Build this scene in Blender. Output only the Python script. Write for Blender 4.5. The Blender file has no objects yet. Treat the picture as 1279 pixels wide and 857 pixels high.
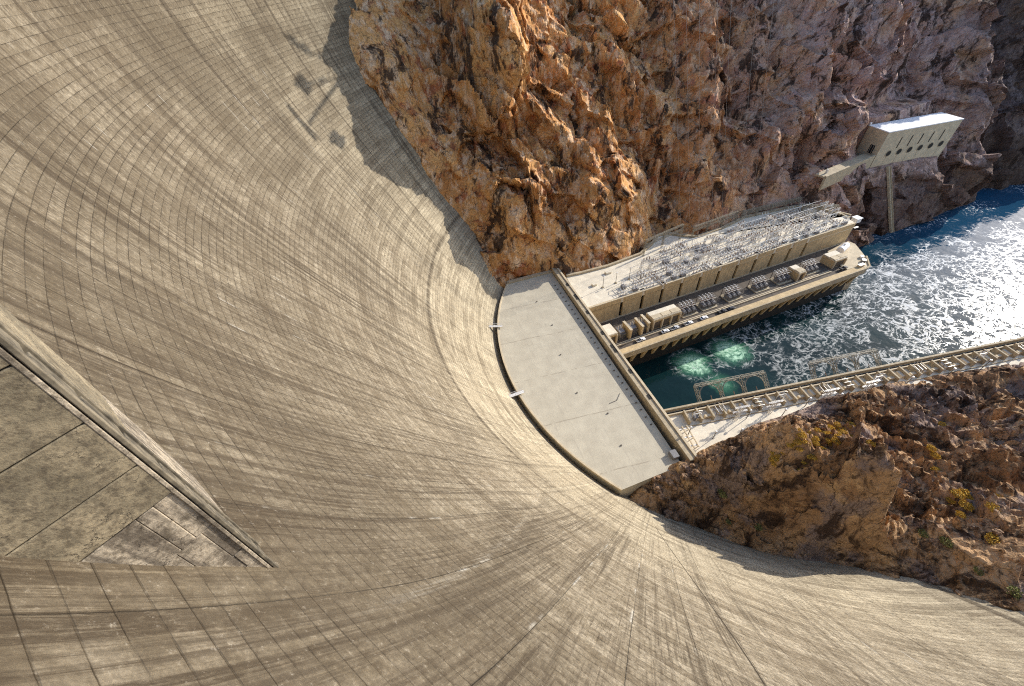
import bpy, math, random
import numpy as np
from mathutils import Vector, Matrix

random.seed(7)
S = bpy.context.scene
COL = S.collection
R = math.radians

# ------------------------------------------------------------------ helpers
def tag(o, label=None, cat=None, group=None, kind=None):
    if label: o['label'] = label
    if cat: o['category'] = cat
    if group: o['group'] = group
    if kind: o['kind'] = kind
    return o

def empty(name, loc=(0, 0, 0), rz=0.0, label=None, cat=None, group=None):
    o = bpy.data.objects.new(name, None)
    o.empty_display_size = 0.5
    COL.objects.link(o)
    o.location = loc
    o.rotation_euler = (0, 0, rz)
    return tag(o, label, cat, group)

def kids(o):
    return [c for c in bpy.data.objects if c.parent == o]

def copy_tree(o, parent=None):
    c = o.copy()
    COL.objects.link(c)
    c.parent = parent
    for ch in kids_of.get(o.name, []):
        copy_tree_child(ch, c)
    return c

kids_of = {}
def copy_tree_child(o, parent):
    c = o.copy()
    COL.objects.link(c)
    c.parent = parent
    for ch in kids_of.get(o.name, []):
        copy_tree_child(ch, c)

class MB:
    """collects boxes, bars, tubes and prisms for one mesh object"""
    def __init__(s):
        s.v = []; s.f = []
    def add(s, vs, fs):
        b = len(s.v)
        s.v += [tuple(p) for p in vs]
        s.f += [tuple(i + b for i in q) for q in fs]
        return s
    def box(s, c, d, rz=0.0, taper=1.0):
        cx, cy, cz = c; dx, dy, dz = d[0] / 2, d[1] / 2, d[2] / 2
        co, si = math.cos(rz), math.sin(rz)
        vs = []
        for z, t in ((-dz, 1), (dz, taper)):
            for x, y in ((-dx, -dy), (dx, -dy), (dx, dy), (-dx, dy)):
                x *= t; y *= t
                vs.append((cx + x * co - y * si, cy + x * si + y * co, cz + z))
        return s.add(vs, [(3, 2, 1, 0), (4, 5, 6, 7), (0, 1, 5, 4), (1, 2, 6, 5), (2, 3, 7, 6), (3, 0, 4, 7)])
    def bar(s, a, b, w=0.15, h=None):
        a = Vector(a); b = Vector(b); h = h or w
        d = (b - a)
        if d.length < 1e-6: return s
        d.normalize()
        up = Vector((0, 0, 1)) if abs(d.z) < 0.95 else Vector((1, 0, 0))
        u = d.cross(up).normalized() * (w / 2); v = u.cross(d).normalized() * (h / 2)
        vs = [a - u - v, a + u - v, a + u + v, a - u + v, b - u - v, b + u - v, b + u + v, b - u + v]
        return s.add(vs, [(3, 2, 1, 0), (4, 5, 6, 7), (0, 1, 5, 4), (1, 2, 6, 5), (2, 3, 7, 6), (3, 0, 4, 7)])
    def tube(s, a, b, r, r2=None, n=10):
        a = Vector(a); b = Vector(b); r2 = r if r2 is None else r2
        d = (b - a).normalized()
        up = Vector((0, 0, 1)) if abs(d.z) < 0.95 else Vector((1, 0, 0))
        u = d.cross(up).normalized(); v = u.cross(d).normalized()
        vs = []
        for p, q in ((a, r), (b, r2)):
            for k in range(n):
                t = 2 * math.pi * k / n
                vs.append(p + (u * math.cos(t) + v * math.sin(t)) * q)
        fs = [(k, (k + 1) % n, n + (k + 1) % n, n + k) for k in range(n)]
        fs += [tuple(range(n - 1, -1, -1)), tuple(range(n, 2 * n))]
        return s.add(vs, fs)
    def path(s, pts, w):
        for a, b in zip(pts[:-1], pts[1:]): s.bar(a, b, w)
        return s
    def prism(s, poly, z0, z1):
        n = len(poly)
        zt = z1 if hasattr(z1, '__len__') else [z1] * n
        zb = z0 if hasattr(z0, '__len__') else [z0] * n
        vs = [(p[0], p[1], zb[i]) for i, p in enumerate(poly)] + [(p[0], p[1], zt[i]) for i, p in enumerate(poly)]
        fs = [tuple(range(n - 1, -1, -1)), tuple(range(n, 2 * n))]
        fs += [(k, (k + 1) % n, n + (k + 1) % n, n + k) for k in range(n)]
        return s.add(vs, fs)
    def truss(s, a, b, w=1.0, t=0.12, n=None, up=(0, 0, 1)):
        """four chords with zigzag lacing between a and b"""
        a = Vector(a); b = Vector(b); d = b - a; L = d.length; d.normalize()
        up = Vector(up)
        if abs(d.dot(up)) > 0.95: up = Vector((1, 0, 0))
        u = d.cross(up).normalized() * (w / 2); v = u.cross(d).normalized() * (w / 2)
        cs = [u + v, u - v, -u - v, -u + v]
        for c in cs: s.bar(a + c, b + c, t)
        n = n or max(2, int(L / (w * 1.1)))
        for k in range(n):
            p = a + d * (L * k / n); q = a + d * (L * (k + 1) / n)
            for i in range(4):
                c0, c1 = cs[i], cs[(i + 1) % 4]
                if k % 2: c0, c1 = c1, c0
                s.bar(p + c0, q + c1, t * 0.7)
        return s
    def build(s, name, mat, parent=None, smooth=False, bevel=0.0):
        me = bpy.data.meshes.new(name)
        me.from_pydata(s.v, [], s.f)
        me.materials.append(mat)
        if smooth:
            me.polygons.foreach_set('use_smooth', [True] * len(me.polygons))
        me.update()
        o = bpy.data.objects.new(name, me)
        COL.objects.link(o)
        if bevel:
            m = o.modifiers.new('bevel', 'BEVEL'); m.width = bevel; m.segments = 2; m.limit_method = 'ANGLE'
        if parent is not None:
            o.parent = parent
            kids_of.setdefault(parent.name, []).append(o)
        return o

def np_mesh(name, co, quads, mat, parent=None, smooth=True, attrs=None):
    me = bpy.data.meshes.new(name)
    nv, nf = len(co), len(quads)
    me.vertices.add(nv); me.vertices.foreach_set('co', np.ascontiguousarray(co, np.float32).ravel())
    me.loops.add(nf * 4); me.loops.foreach_set('vertex_index', np.ascontiguousarray(quads, np.int32).ravel())
    me.polygons.add(nf)
    me.polygons.foreach_set('loop_start', np.arange(0, nf * 4, 4, dtype=np.int32))
    me.polygons.foreach_set('loop_total', np.full(nf, 4, np.int32))
    me.update(calc_edges=True)
    me.polygons.foreach_set('use_smooth', np.full(nf, smooth))
    for k, a in (attrs or {}).items():
        at = me.attributes.new(k, 'FLOAT', 'POINT'); at.data.foreach_set('value', np.ascontiguousarray(a, np.float32).ravel())
    me.materials.append(mat); me.validate(); me.update()
    o = bpy.data.objects.new(name, me); COL.objects.link(o)
    if parent is not None:
        o.parent = parent; kids_of.setdefault(parent.name, []).append(o)
    return o

def grid_quads(nr, nc):
    i = np.arange(nr * nc).reshape(nr, nc)
    return np.stack([i[:-1, :-1], i[:-1, 1:], i[1:, 1:], i[1:, :-1]], -1).reshape(-1, 4)

# ------------------------------------------------------------------ noise (numpy)
def h3(ix, iy, iz, seed):
    h = (ix.astype(np.uint32) * np.uint32(374761393)) ^ (iy.astype(np.uint32) * np.uint32(668265263)) ^ (iz.astype(np.uint32) * np.uint32(2147483647 & 1274126177)) ^ np.uint32((seed * 2246822519) & 0xffffffff)
    h = (h ^ (h >> np.uint32(15))) * np.uint32(2246822519)
    h = (h ^ (h >> np.uint32(13))) * np.uint32(3266489917)
    return h ^ (h >> np.uint32(16))

def u01(h): return (h & np.uint32(0xffffff)).astype(np.float32) / np.float32(0xffffff)

def vnoise(P, sc, seed=0):
    p = (P / sc).astype(np.float32)
    i = np.floor(p).astype(np.int64); f = p - i
    u = f * f * f * (f * (f * 6 - 15) + 10)
    out = 0
    for dx in (0, 1):
        wx = u[:, 0] if dx else 1 - u[:, 0]
        for dy in (0, 1):
            wy = u[:, 1] if dy else 1 - u[:, 1]
            for dz in (0, 1):
                wz = u[:, 2] if dz else 1 - u[:, 2]
                h = h3(i[:, 0] + dx, i[:, 1] + dy, i[:, 2] + dz, seed)
                g0 = u01(h) * 2 - 1; g1 = u01(h >> np.uint32(3)) * 2 - 1; g2 = u01(h >> np.uint32(7)) * 2 - 1
                out = out + wx * wy * wz * (g0 * (f[:, 0] - dx) + g1 * (f[:, 1] - dy) + g2 * (f[:, 2] - dz))
    return out * 1.6

def fbm(P, sc, oct=4, seed=0, gain=0.5, ridged=False):
    a, tot, n = 1.0, 0, 0
    for k in range(oct):
        v = vnoise(P, sc / 2 ** k, seed + 17 * k)
        if ridged: v = 1 - 2 * np.abs(v)
        tot = tot + a * v; n += a; a *= gain
    return tot / n

def facet(P, sc, seed=0, tilt=1.0):
    """blocky rock: each Voronoi cell is a randomly tilted, randomly offset plane"""
    p = (P / sc).astype(np.float32); i = np.floor(p).astype(np.int64)
    best = np.full(len(p), 1e9, np.float32); val = np.zeros(len(p), np.float32)
    for dx in (-1, 0, 1):
        for dy in (-1, 0, 1):
            for dz in (-1, 0, 1):
                a, b, c = i[:, 0] + dx, i[:, 1] + dy, i[:, 2] + dz
                h = h3(a, b, c, seed); g = h3(a, b, c, seed + 91)
                q = np.stack([a + u01(h), b + u01(h >> np.uint32(5)), c + u01(g)], 1).astype(np.float32)
                d = p - q; dd = (d * d).sum(1)
                t = h3(a, b, c, seed + 5)
                v = (u01(g >> np.uint32(6)) - .5) * 1.0 + tilt * (d[:, 0] * (u01(t) - .5) + d[:, 1] * (u01(t >> np.uint32(4)) - .5) + d[:, 2] * (u01(t >> np.uint32(8)) - .5)) * 2
                m = dd < best
                best = np.where(m, dd, best); val = np.where(m, v, val)
    return val

def sstep(x, a, b):
    t = np.clip((x - a) / (b - a), 0, 1); return t * t * (3 - 2 * t)

# ------------------------------------------------------------------ material helper
class G:
    def __init__(s, name):
        s.mat = bpy.data.materials.new(name); s.mat.use_nodes = True
        s.t = s.mat.node_tree; s.t.nodes.clear()
        s.out = s.t.nodes.new('ShaderNodeOutputMaterial')
        s.bsdf = s.t.nodes.new('ShaderNodeBsdfPrincipled')
        s.t.links.new(s.bsdf.outputs[0], s.out.inputs[0])
    def N(s, ty, **kw):
        n = s.t.nodes.new('ShaderNode' + ty)
        for k, v in kw.items(): setattr(n, k, v)
        return n
    def set(s, sock, v):
        if hasattr(v, 'is_linked'): s.t.links.new(v, sock)
        elif hasattr(v, '__len__') and sock.type == 'RGBA': sock.default_value = (*v[:3], 1)
        else: sock.default_value = v
    def m(s, op, a, b=None, c=None, clamp=False):
        n = s.N('Math', operation=op, use_clamp=clamp)
        for i, v in enumerate((a, b, c)):
            if v is not None: s.set(n.inputs[i], v)
        return n.outputs[0]
    def add(s, a, b): return s.m('ADD', a, b)
    def mul(s, a, b, clamp=False): return s.m('MULTIPLY', a, b, clamp=clamp)
    def step(s, x, lo, hi, a=0.0, b=1.0):
        n = s.N('MapRange', interpolation_type='SMOOTHSTEP')
        s.set(n.inputs[0], x); s.set(n.inputs[1], lo); s.set(n.inputs[2], hi); s.set(n.inputs[3], a); s.set(n.inputs[4], b)
        return n.outputs[0]
    def vec(s, x, y, z=0.0):
        n = s.N('CombineXYZ')
        for i, v in enumerate((x, y, z)): s.set(n.inputs[i], v)
        return n.outputs[0]
    def pos(s): return s.N('NewGeometry').outputs['Position']
    def obj(s): return s.N('TexCoord').outputs['Object']
    def sep(s, v):
        n = s.N('SeparateXYZ'); s.set(n.inputs[0], v); return n.outputs
    def attr(s, name): return s.N('Attribute', attribute_name=name).outputs['Fac']
    def vmul(s, v, k):
        n = s.N('VectorMath', operation='MULTIPLY'); s.set(n.inputs[0], v); n.inputs[1].default_value = k; return n.outputs[0]
    def vadd(s, a, b):
        n = s.N('VectorMath', operation='ADD'); s.set(n.inputs[0], a); s.set(n.inputs[1], b); return n.outputs[0]
    def noise(s, v, scale, detail=4.0, rough=0.55, dist=0.0, out='Fac'):
        n = s.N('TexNoise'); s.set(n.inputs['Vector'], v)
        n.inputs['Scale'].default_value = scale; n.inputs['Detail'].default_value = detail
        n.inputs['Roughness'].default_value = rough; n.inputs['Distortion'].default_value = dist
        return n.outputs[out]
    def vor(s, v, scale, feature='F1', out='Distance', rand=1.0):
        n = s.N('TexVoronoi', feature=feature); s.set(n.inputs['Vector'], v)
        n.inputs['Scale'].default_value = scale; n.inputs['Randomness'].default_value = rand
        return n.outputs[out]
    def white(s, v):
        n = s.N('TexWhiteNoise'); n.noise_dimensions = '3D'; s.set(n.inputs['Vector'], v); return n.outputs['Value']
    def mix(s, f, a, b, mode='MIX'):
        n = s.N('Mix', data_type='RGBA', blend_type=mode); s.set(n.inputs[0], f); s.set(n.inputs[6], a); s.set(n.inputs[7], b)
        return n.outputs[2]
    def bump(s, h, strength=0.5, dist=0.1, nrm=None):
        n = s.N('Bump'); n.inputs['Strength'].default_value = strength; n.inputs['Distance'].default_value = dist
        s.set(n.inputs['Height'], h)
        if nrm is not None: s.set(n.inputs['Normal'], nrm)
        return n.outputs[0]
    def done(s, col=None, rough=0.8, nrm=None, metal=0.0, spec=None):
        if col is not None: s.set(s.bsdf.inputs['Base Color'], col)
        s.set(s.bsdf.inputs['Roughness'], rough); s.set(s.bsdf.inputs['Metallic'], metal)
        if nrm is not None: s.set(s.bsdf.inputs['Normal'], nrm)
        if spec is not None: s.bsdf.inputs['Specular IOR Level'].default_value = spec
        return s.mat

def simple(name, col, rough=0.7, var=0.25, scale=0.6, metal=0.0, dark=None):
    g = G(name); p = g.pos()
    n = g.noise(p, scale, 6, 0.6)
    n2 = g.noise(g.vmul(p, (1.6, 1.6, 0.12)), 1.0, 4, 0.6)
    f = g.step(g.add(g.mul(n, .6), g.mul(n2, .4)), .38, .68)
    lo = dark or tuple(c * (1 - var * 1.6) for c in col)
    c = g.mix(f, lo, tuple(min(1, k * (1 + var * .35)) for k in col))
    return g.done(c, rough, g.bump(n, .2, .05), metal)

# ------------------------------------------------------------------ materials
# dam concrete: lifts, contraction joints, streaks; 'th' in degrees, 'lv' metres down the face
def dam_material():
    g = G('dam_concrete')
    th = g.attr('th'); lv = g.attr('lv'); p = g.pos(); z = g.sep(p)[2]
    lu = g.mul(th, 3.0)
    wob = g.noise(g.vec(g.mul(lu, .08), g.mul(z, .25)), 1.0, 3)
    L = g.mul(g.add(z, g.mul(wob, .22)), 1 / 1.36)
    fl = g.m('FRACT', L); il = g.m('FLOOR', L)
    J = g.mul(g.add(th, g.mul(g.noise(g.vec(0.0, g.mul(lv, .02)), 1.0, 2), .12)), 1 / 2.55)
    fj = g.m('FRACT', J); ij = g.m('FLOOR', J)
    # lift line
    dl = g.m('MINIMUM', fl, g.m('SUBTRACT', 1.0, fl))
    brk = g.noise(g.vec(g.mul(lu, .17), g.mul(il, 3.7)), 1.0, 5, .65)
    fine = g.noise(g.vec(g.mul(lu, 2.5), g.mul(z, 2.5), 6.0), 1.0, 4, .65)
    lift = g.mul(g.step(g.add(dl, g.mul(g.m('SUBTRACT', fine, .5), .05)), .008, .045, 1, 0), g.step(brk, .42, .58, .12, 1))
    soft = g.mul(g.step(fl, .0, .34, 1, 0), g.step(brk, .38, .64, .05, 1))
    dj = g.m('MINIMUM', fj, g.m('SUBTRACT', 1.0, fj))
    jbrk = g.noise(g.vec(g.mul(ij, 5.3), g.mul(lv, .035)), 1.0, 3)
    joint = g.mul(g.step(g.add(dj, g.mul(g.m('SUBTRACT', fine, .5), .012)), .002, .013, 1, 0), g.step(jbrk, .36, .56))
    pour = g.white(g.vec(il, ij, 2.0))
    pour2 = g.white(g.vec(il, 7.0, 2.0))
    colj = g.white(g.vec(3.0, ij, 5.0))
    reg = g.noise(g.vec(g.mul(lu, .026), g.mul(lv, .020), 3.0), 1.0, 5, .58)
    reg2 = g.noise(g.vec(g.mul(lu, .11), g.mul(lv, .045), 13.0), 1.0, 5, .6)
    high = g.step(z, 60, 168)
    soil = g.mul(g.step(z, 35, 150, .45, 1.0), g.mul(g.step(th, 220, 236, 1, .7), g.step(th, 150, 182, .55, 1)))
    # short strokes of dirt hanging below each lift line
    drip = g.noise(g.vec(g.mul(lu, 2.1), g.mul(il, 4.1), g.mul(fl, .6)), 1.0, 5, .66)
    dripm = g.mul(g.step(drip, .47, .62), g.step(g.m('SUBTRACT', fl, g.mul(drip, .6)), -.05, .62))
    dripm = g.mul(dripm, g.step(g.add(reg2, g.mul(high, .08)), .40, .58, .10, 1))
    # long streaks down the face
    s1 = g.noise(g.vec(g.mul(lu, .75), g.mul(lv, .014), 1.0), 1.0, 8, .66)
    s2 = g.noise(g.vec(g.mul(lu, 2.6), g.mul(lv, .045), 8.0), 1.0, 6, .68)
    s3 = g.noise(g.vec(g.mul(lu, .14), g.mul(lv, .010), 5.0), 1.0, 4, .55)
    grit = g.step(g.noise(g.vec(g.mul(lu, 5.5), g.mul(lv, 1.1), 51.0), 1.0, 8, .78), .36, .54, .45, 1)
    st = g.mul(g.mul(g.step(s1, .47, .60), g.step(s3, .42, .60, .15, 1)), grit)
    st2 = g.mul(g.step(s2, .49, .64), g.step(reg, .40, .58, .15, 1))
    bl = g.noise(g.vec(g.mul(lu, .45), g.mul(lv, .45), 4.0), 1.0, 9, .72)
    gr = g.noise(p, 2.2, 9, .78)
    hb = g.noise(g.vec(g.mul(lu, .03), g.mul(il, .43), 9.0), 1.0, 4, .6)
    wht = g.mul(g.step(g.noise(g.vec(g.mul(lu, 1.2), g.mul(lv, .03), 21.0), 1.0, 6, .66), .57, .70), g.step(reg2, .40, .56))
    c = g.mix(g.step(bl, .32, .66), (.27, .228, .158), (.56, .485, .365))
    pale_zone = g.m('MAXIMUM', g.step(z, 105, 38), g.mul(g.step(th, 182, 150), .9))  # paler toward the toe and toward the low angles
    c = g.mix(g.mul(pale_zone, .64), c, (.72, .62, .435))
    c = g.mix(g.mul(wht, .45), c, (.50, .455, .365))
    c = g.mix(g.mul(pour, .26), c, (.15, .112, .068))
    c = g.mix(g.mul(g.step(pour2, .3, 1.0), .22), c, (.14, .105, .065))
    c = g.mix(g.mul(g.step(colj, .4, 1.0), .16), c, (.15, .11, .07))
    c = g.mix(g.mul(g.step(hb, .48, .64), .48), c, (.115, .086, .053))
    c = g.mix(g.mul(high, g.mul(g.step(reg, .40, .62, .50, .86), g.step(th, 222, 234, 1, .35))), c, (.105, .083, .054))  # staining plus lens vignette toward the crest, both put into the colour
    c = g.mix(g.mul(g.mul(st, soil), .78), c, (.070, .053, .035))
    c = g.mix(g.mul(g.mul(st2, soil), .58), c, (.070, .054, .036))
    s4 = g.noise(g.vec(g.mul(lu, 3.4), g.mul(lv, .13), 31.0), 1.0, 6, .70)
    reg3 = g.noise(g.vec(g.mul(lu, .075), g.mul(lv, .055), 17.0), 1.0, 6, .66)
    stroke = g.mul(g.mul(g.step(s4, .50, .58), g.step(reg3, .48, .60, .0, 1)), grit)
    c = g.mix(g.mul(g.mul(stroke, soil), .74), c, (.060, .046, .031))
    s5 = g.noise(g.vec(g.mul(lu, 1.3), g.mul(lv, .022), 41.0), 1.0, 7, .70)
    reg4 = g.noise(g.vec(g.mul(lu, .05), g.mul(lv, .012), 27.0), 1.0, 5, .6)
    c = g.mix(g.mul(g.mul(g.mul(g.mul(g.step(s5, .49, .57), grit), g.step(reg4, .50, .60)), soil), .9), c, (.058, .043, .028))
    s6 = g.noise(g.vec(g.mul(lu, .30), g.mul(lv, .006), 61.0), 1.0, 6, .70)
    edge6 = g.noise(g.vec(g.mul(lu, 4.0), g.mul(lv, .07), 63.0), 1.0, 6, .72)
    run = g.mul(g.step(g.add(s6, g.mul(g.m('SUBTRACT', edge6, .5), .22)), .525, .60), g.mul(g.step(edge6, .36, .54, .35, 1), g.step(z, 40, 110, .25, 1)))
    c = g.mix(g.mul(run, g.step(th, 226, 236, .72, .35)), c, (.066, .051, .035))
    c = g.mix(g.mul(dripm, .66), c, (.060, .044, .028))
    # specific marks: grout line, long contraction joint, wet band, gutter
    ab = lambda a, b: g.m('ABSOLUTE', g.m('SUBTRACT', a, b))
    band = g.mul(g.mul(g.step(ab(z, g.add(70.5, g.mul(g.m('SUBTRACT', wob, .5), 1.2))), .35, 1.5, 1, 0), g.step(th, 206, 221, 1, .0)), g.step(s1, .36, .60, .35, 1))
    c = g.mix(g.mul(band, .82), c, (.06, .046, .032))
    zt = g.m('SUBTRACT', z, 44.0)
    jt = g.add(223.0, g.m('SUBTRACT', g.mul(zt, .105), g.mul(g.mul(zt, zt), .00072)))
    jl = g.mul(g.step(ab(th, jt), .02, .075, 1, 0), g.step(z, 38, 46))
    c = g.mix(g.mul(jl, .92), c, (.018, .014, .010))
    z7 = g.m('SUBTRACT', z, 77)
    ctr = g.add(211.7, g.m('SUBTRACT', g.mul(z7, .143), g.mul(g.mul(z7, z7), .00088)))
    dth = g.m('SUBTRACT', th, ctr)
    streakw = g.noise(g.vec(g.mul(lu, 2.3), g.mul(lv, .03), 2.0), 1.0, 6, .68)
    wm = g.mul(g.mul(g.step(dth, -.2, .25), g.step(g.add(dth, g.mul(s3, 2.0)), 1.0, 2.6, 1, 0)), g.mul(g.mul(g.step(z, 66, 98), g.step(z, 158, 144)), g.step(streakw, .40, .58)))
    c = g.mix(g.mul(wm, .62), c, (.055, .042, .028))
    wl = g.mul(g.mul(g.step(ab(dth, g.m('SUBTRACT', g.mul(streakw, .5), .6)), .02, .22, 1, 0), g.step(z, 70, 84)), g.step(s1, .36, .5))
    c = g.mix(g.mul(g.mul(wl, g.mul(g.step(z, 160, 140), g.step(s4, .47, .56))), .30), c, (.48, .44, .36))
    ef = g.mul(g.step(dj, .006, .05, 1, 0), g.step(g.noise(g.vec(g.mul(ij, 9.1), g.mul(lv, .09)), 1.0, 3), .61, .68))
    c = g.mix(g.mul(ef, .75), c, (.58, .55, .48))
    gut = g.add(255.6, g.mul(g.m('SUBTRACT', 40, z), .03))
    gm = g.mul(g.step(ab(th, gut), .25, .5, 1, 0), g.step(z, 26, 32))
    c = g.mix(g.mul(gm, .7), c, (.08, .06, .04))
    c = g.mix(g.mul(soft, .22), c, (.075, .057, .038))
    c = g.mix(g.mul(lift, .46), c, (.036, .028, .019))
    c = g.mix(g.mul(joint, g.mul(g.step(th, 206, 218, .62, .28), g.step(colj, .15, .6, .25, 1))), c, (.032, .025, .017))
    c = g.mix(g.step(gr, .38, .60, .50, 0), c, (.07, .055, .038))
    c = g.mix(g.step(gr, .56, .72, 0, .35), c, (.66, .60, .50))
    hgt = g.add(g.add(g.mul(g.m('SUBTRACT', 1.0, lift), .5), g.mul(fl, .45)), g.add(g.mul(gr, .40), g.add(g.mul(pour, .5), g.mul(g.m('SUBTRACT', 1.0, joint), .6))))
    return g.done(c, .92, g.bump(hgt, .8, .25), spec=.15)

def rock_material(name, near=False):
    g = G(name); p = g.pos(); x = g.sep(p)[0]
    w = g.vadd(p, g.vmul(g.noise(p, .06, 3, .5, out='Color'), (14, 14, 14)))
    a = g.noise(w, .035, 5, .6); b = g.noise(w, .11, 6, .66); c3 = g.noise(p, .45, 8, .70); d = g.noise(g.vmul(p, (1, 1, .35)), .22, 7, .68)
    vr = g.noise(g.vmul(w, (.9, .9, .28)), .13, 8, .72)
    f = g.noise(g.vadd(p, (31, 7, 3)), .05, 5, .6)
    if not near:
        c = g.mix(g.step(a, .36, .62), (.46, .205, .066), (.68, .37, .14))
        c = g.mix(g.step(b, .50, .66, 0, .85), c, (.33, .105, .05))
        c = g.mix(g.step(d, .47, .62, 0, .85), c, (.70, .49, .31))
        pur = g.mul(g.step(x, 130, 330), g.step(f, .34, .58, .5, 1))  # purple tint: distant haze and blue shade put into the rock colour
        c = g.mix(g.mul(pur, .85), c, g.mix(g.step(b, .35, .65), (.27, .18, .18), (.50, .37, .34)))
        c = g.mix(g.mul(g.step(x, 390, 470), .80), c, (.065, .048, .046))  # darker far end: rock varnish, with spur shade put into the colour
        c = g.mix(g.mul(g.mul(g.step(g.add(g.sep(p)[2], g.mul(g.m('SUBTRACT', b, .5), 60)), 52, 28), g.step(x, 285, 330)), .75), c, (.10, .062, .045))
        c = g.mix(g.step(vr, .515, .60, 0, .92), c, (.045, .027, .020))
        c = g.mix(g.step(c3, .54, .72, 0, .75), c, (.05, .028, .018))
        c = g.mix(g.step(c3, .24, .42, .55, 0), c, (.72, .53, .36))
    else:
        c = g.mix(g.step(a, .36, .62), (.31, .175, .088), (.54, .34, .18))
        c = g.mix(g.step(f, .50, .60, 0, .85), c, (.27, .205, .18))
        c = g.mix(g.step(b, .54, .66, 0, .7), c, (.66, .43, .22))
        c = g.mix(g.step(vr, .50, .60, 0, .90), c, (.048, .028, .019))
        c = g.mix(g.step(c3, .51, .66, 0, .85), c, (.05, .03, .02))
        c = g.mix(g.step(c3, .24, .42, .5, 0), c, (.62, .47, .32))
    w2 = g.vadd(w, g.vmul(g.noise(p, .5, 4, .6, out='Color'), (4, 4, 4)))
    crack = g.vor(g.vmul(w2, (1, 1, .55)), .07, 'DISTANCE_TO_EDGE'); crack2 = g.vor(w2, .30, 'DISTANCE_TO_EDGE')
    cm = g.m('MAXIMUM', g.mul(g.step(crack, .0, .022, 1, 0), g.step(b, .46, .58)), g.mul(g.step(crack2, .0, .04, .6, 0), g.step(a, .5, .62)))
    c = g.mix(g.mul(cm, .85), c, (.025, .015, .010))
    h1 = g.noise(w, .28, 9, .68); h2 = g.noise(p, 1.3, 6, .7)
    hh = g.add(g.add(g.mul(h1, 1.2), g.mul(h2, .4)), g.add(g.m('MINIMUM', g.mul(crack, 6.0), .5), g.m('MINIMUM', g.mul(crack2, 4.0), .25)))
    return g.done(c, .92, g.bump(hh, .85, .8), spec=.15)

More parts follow.
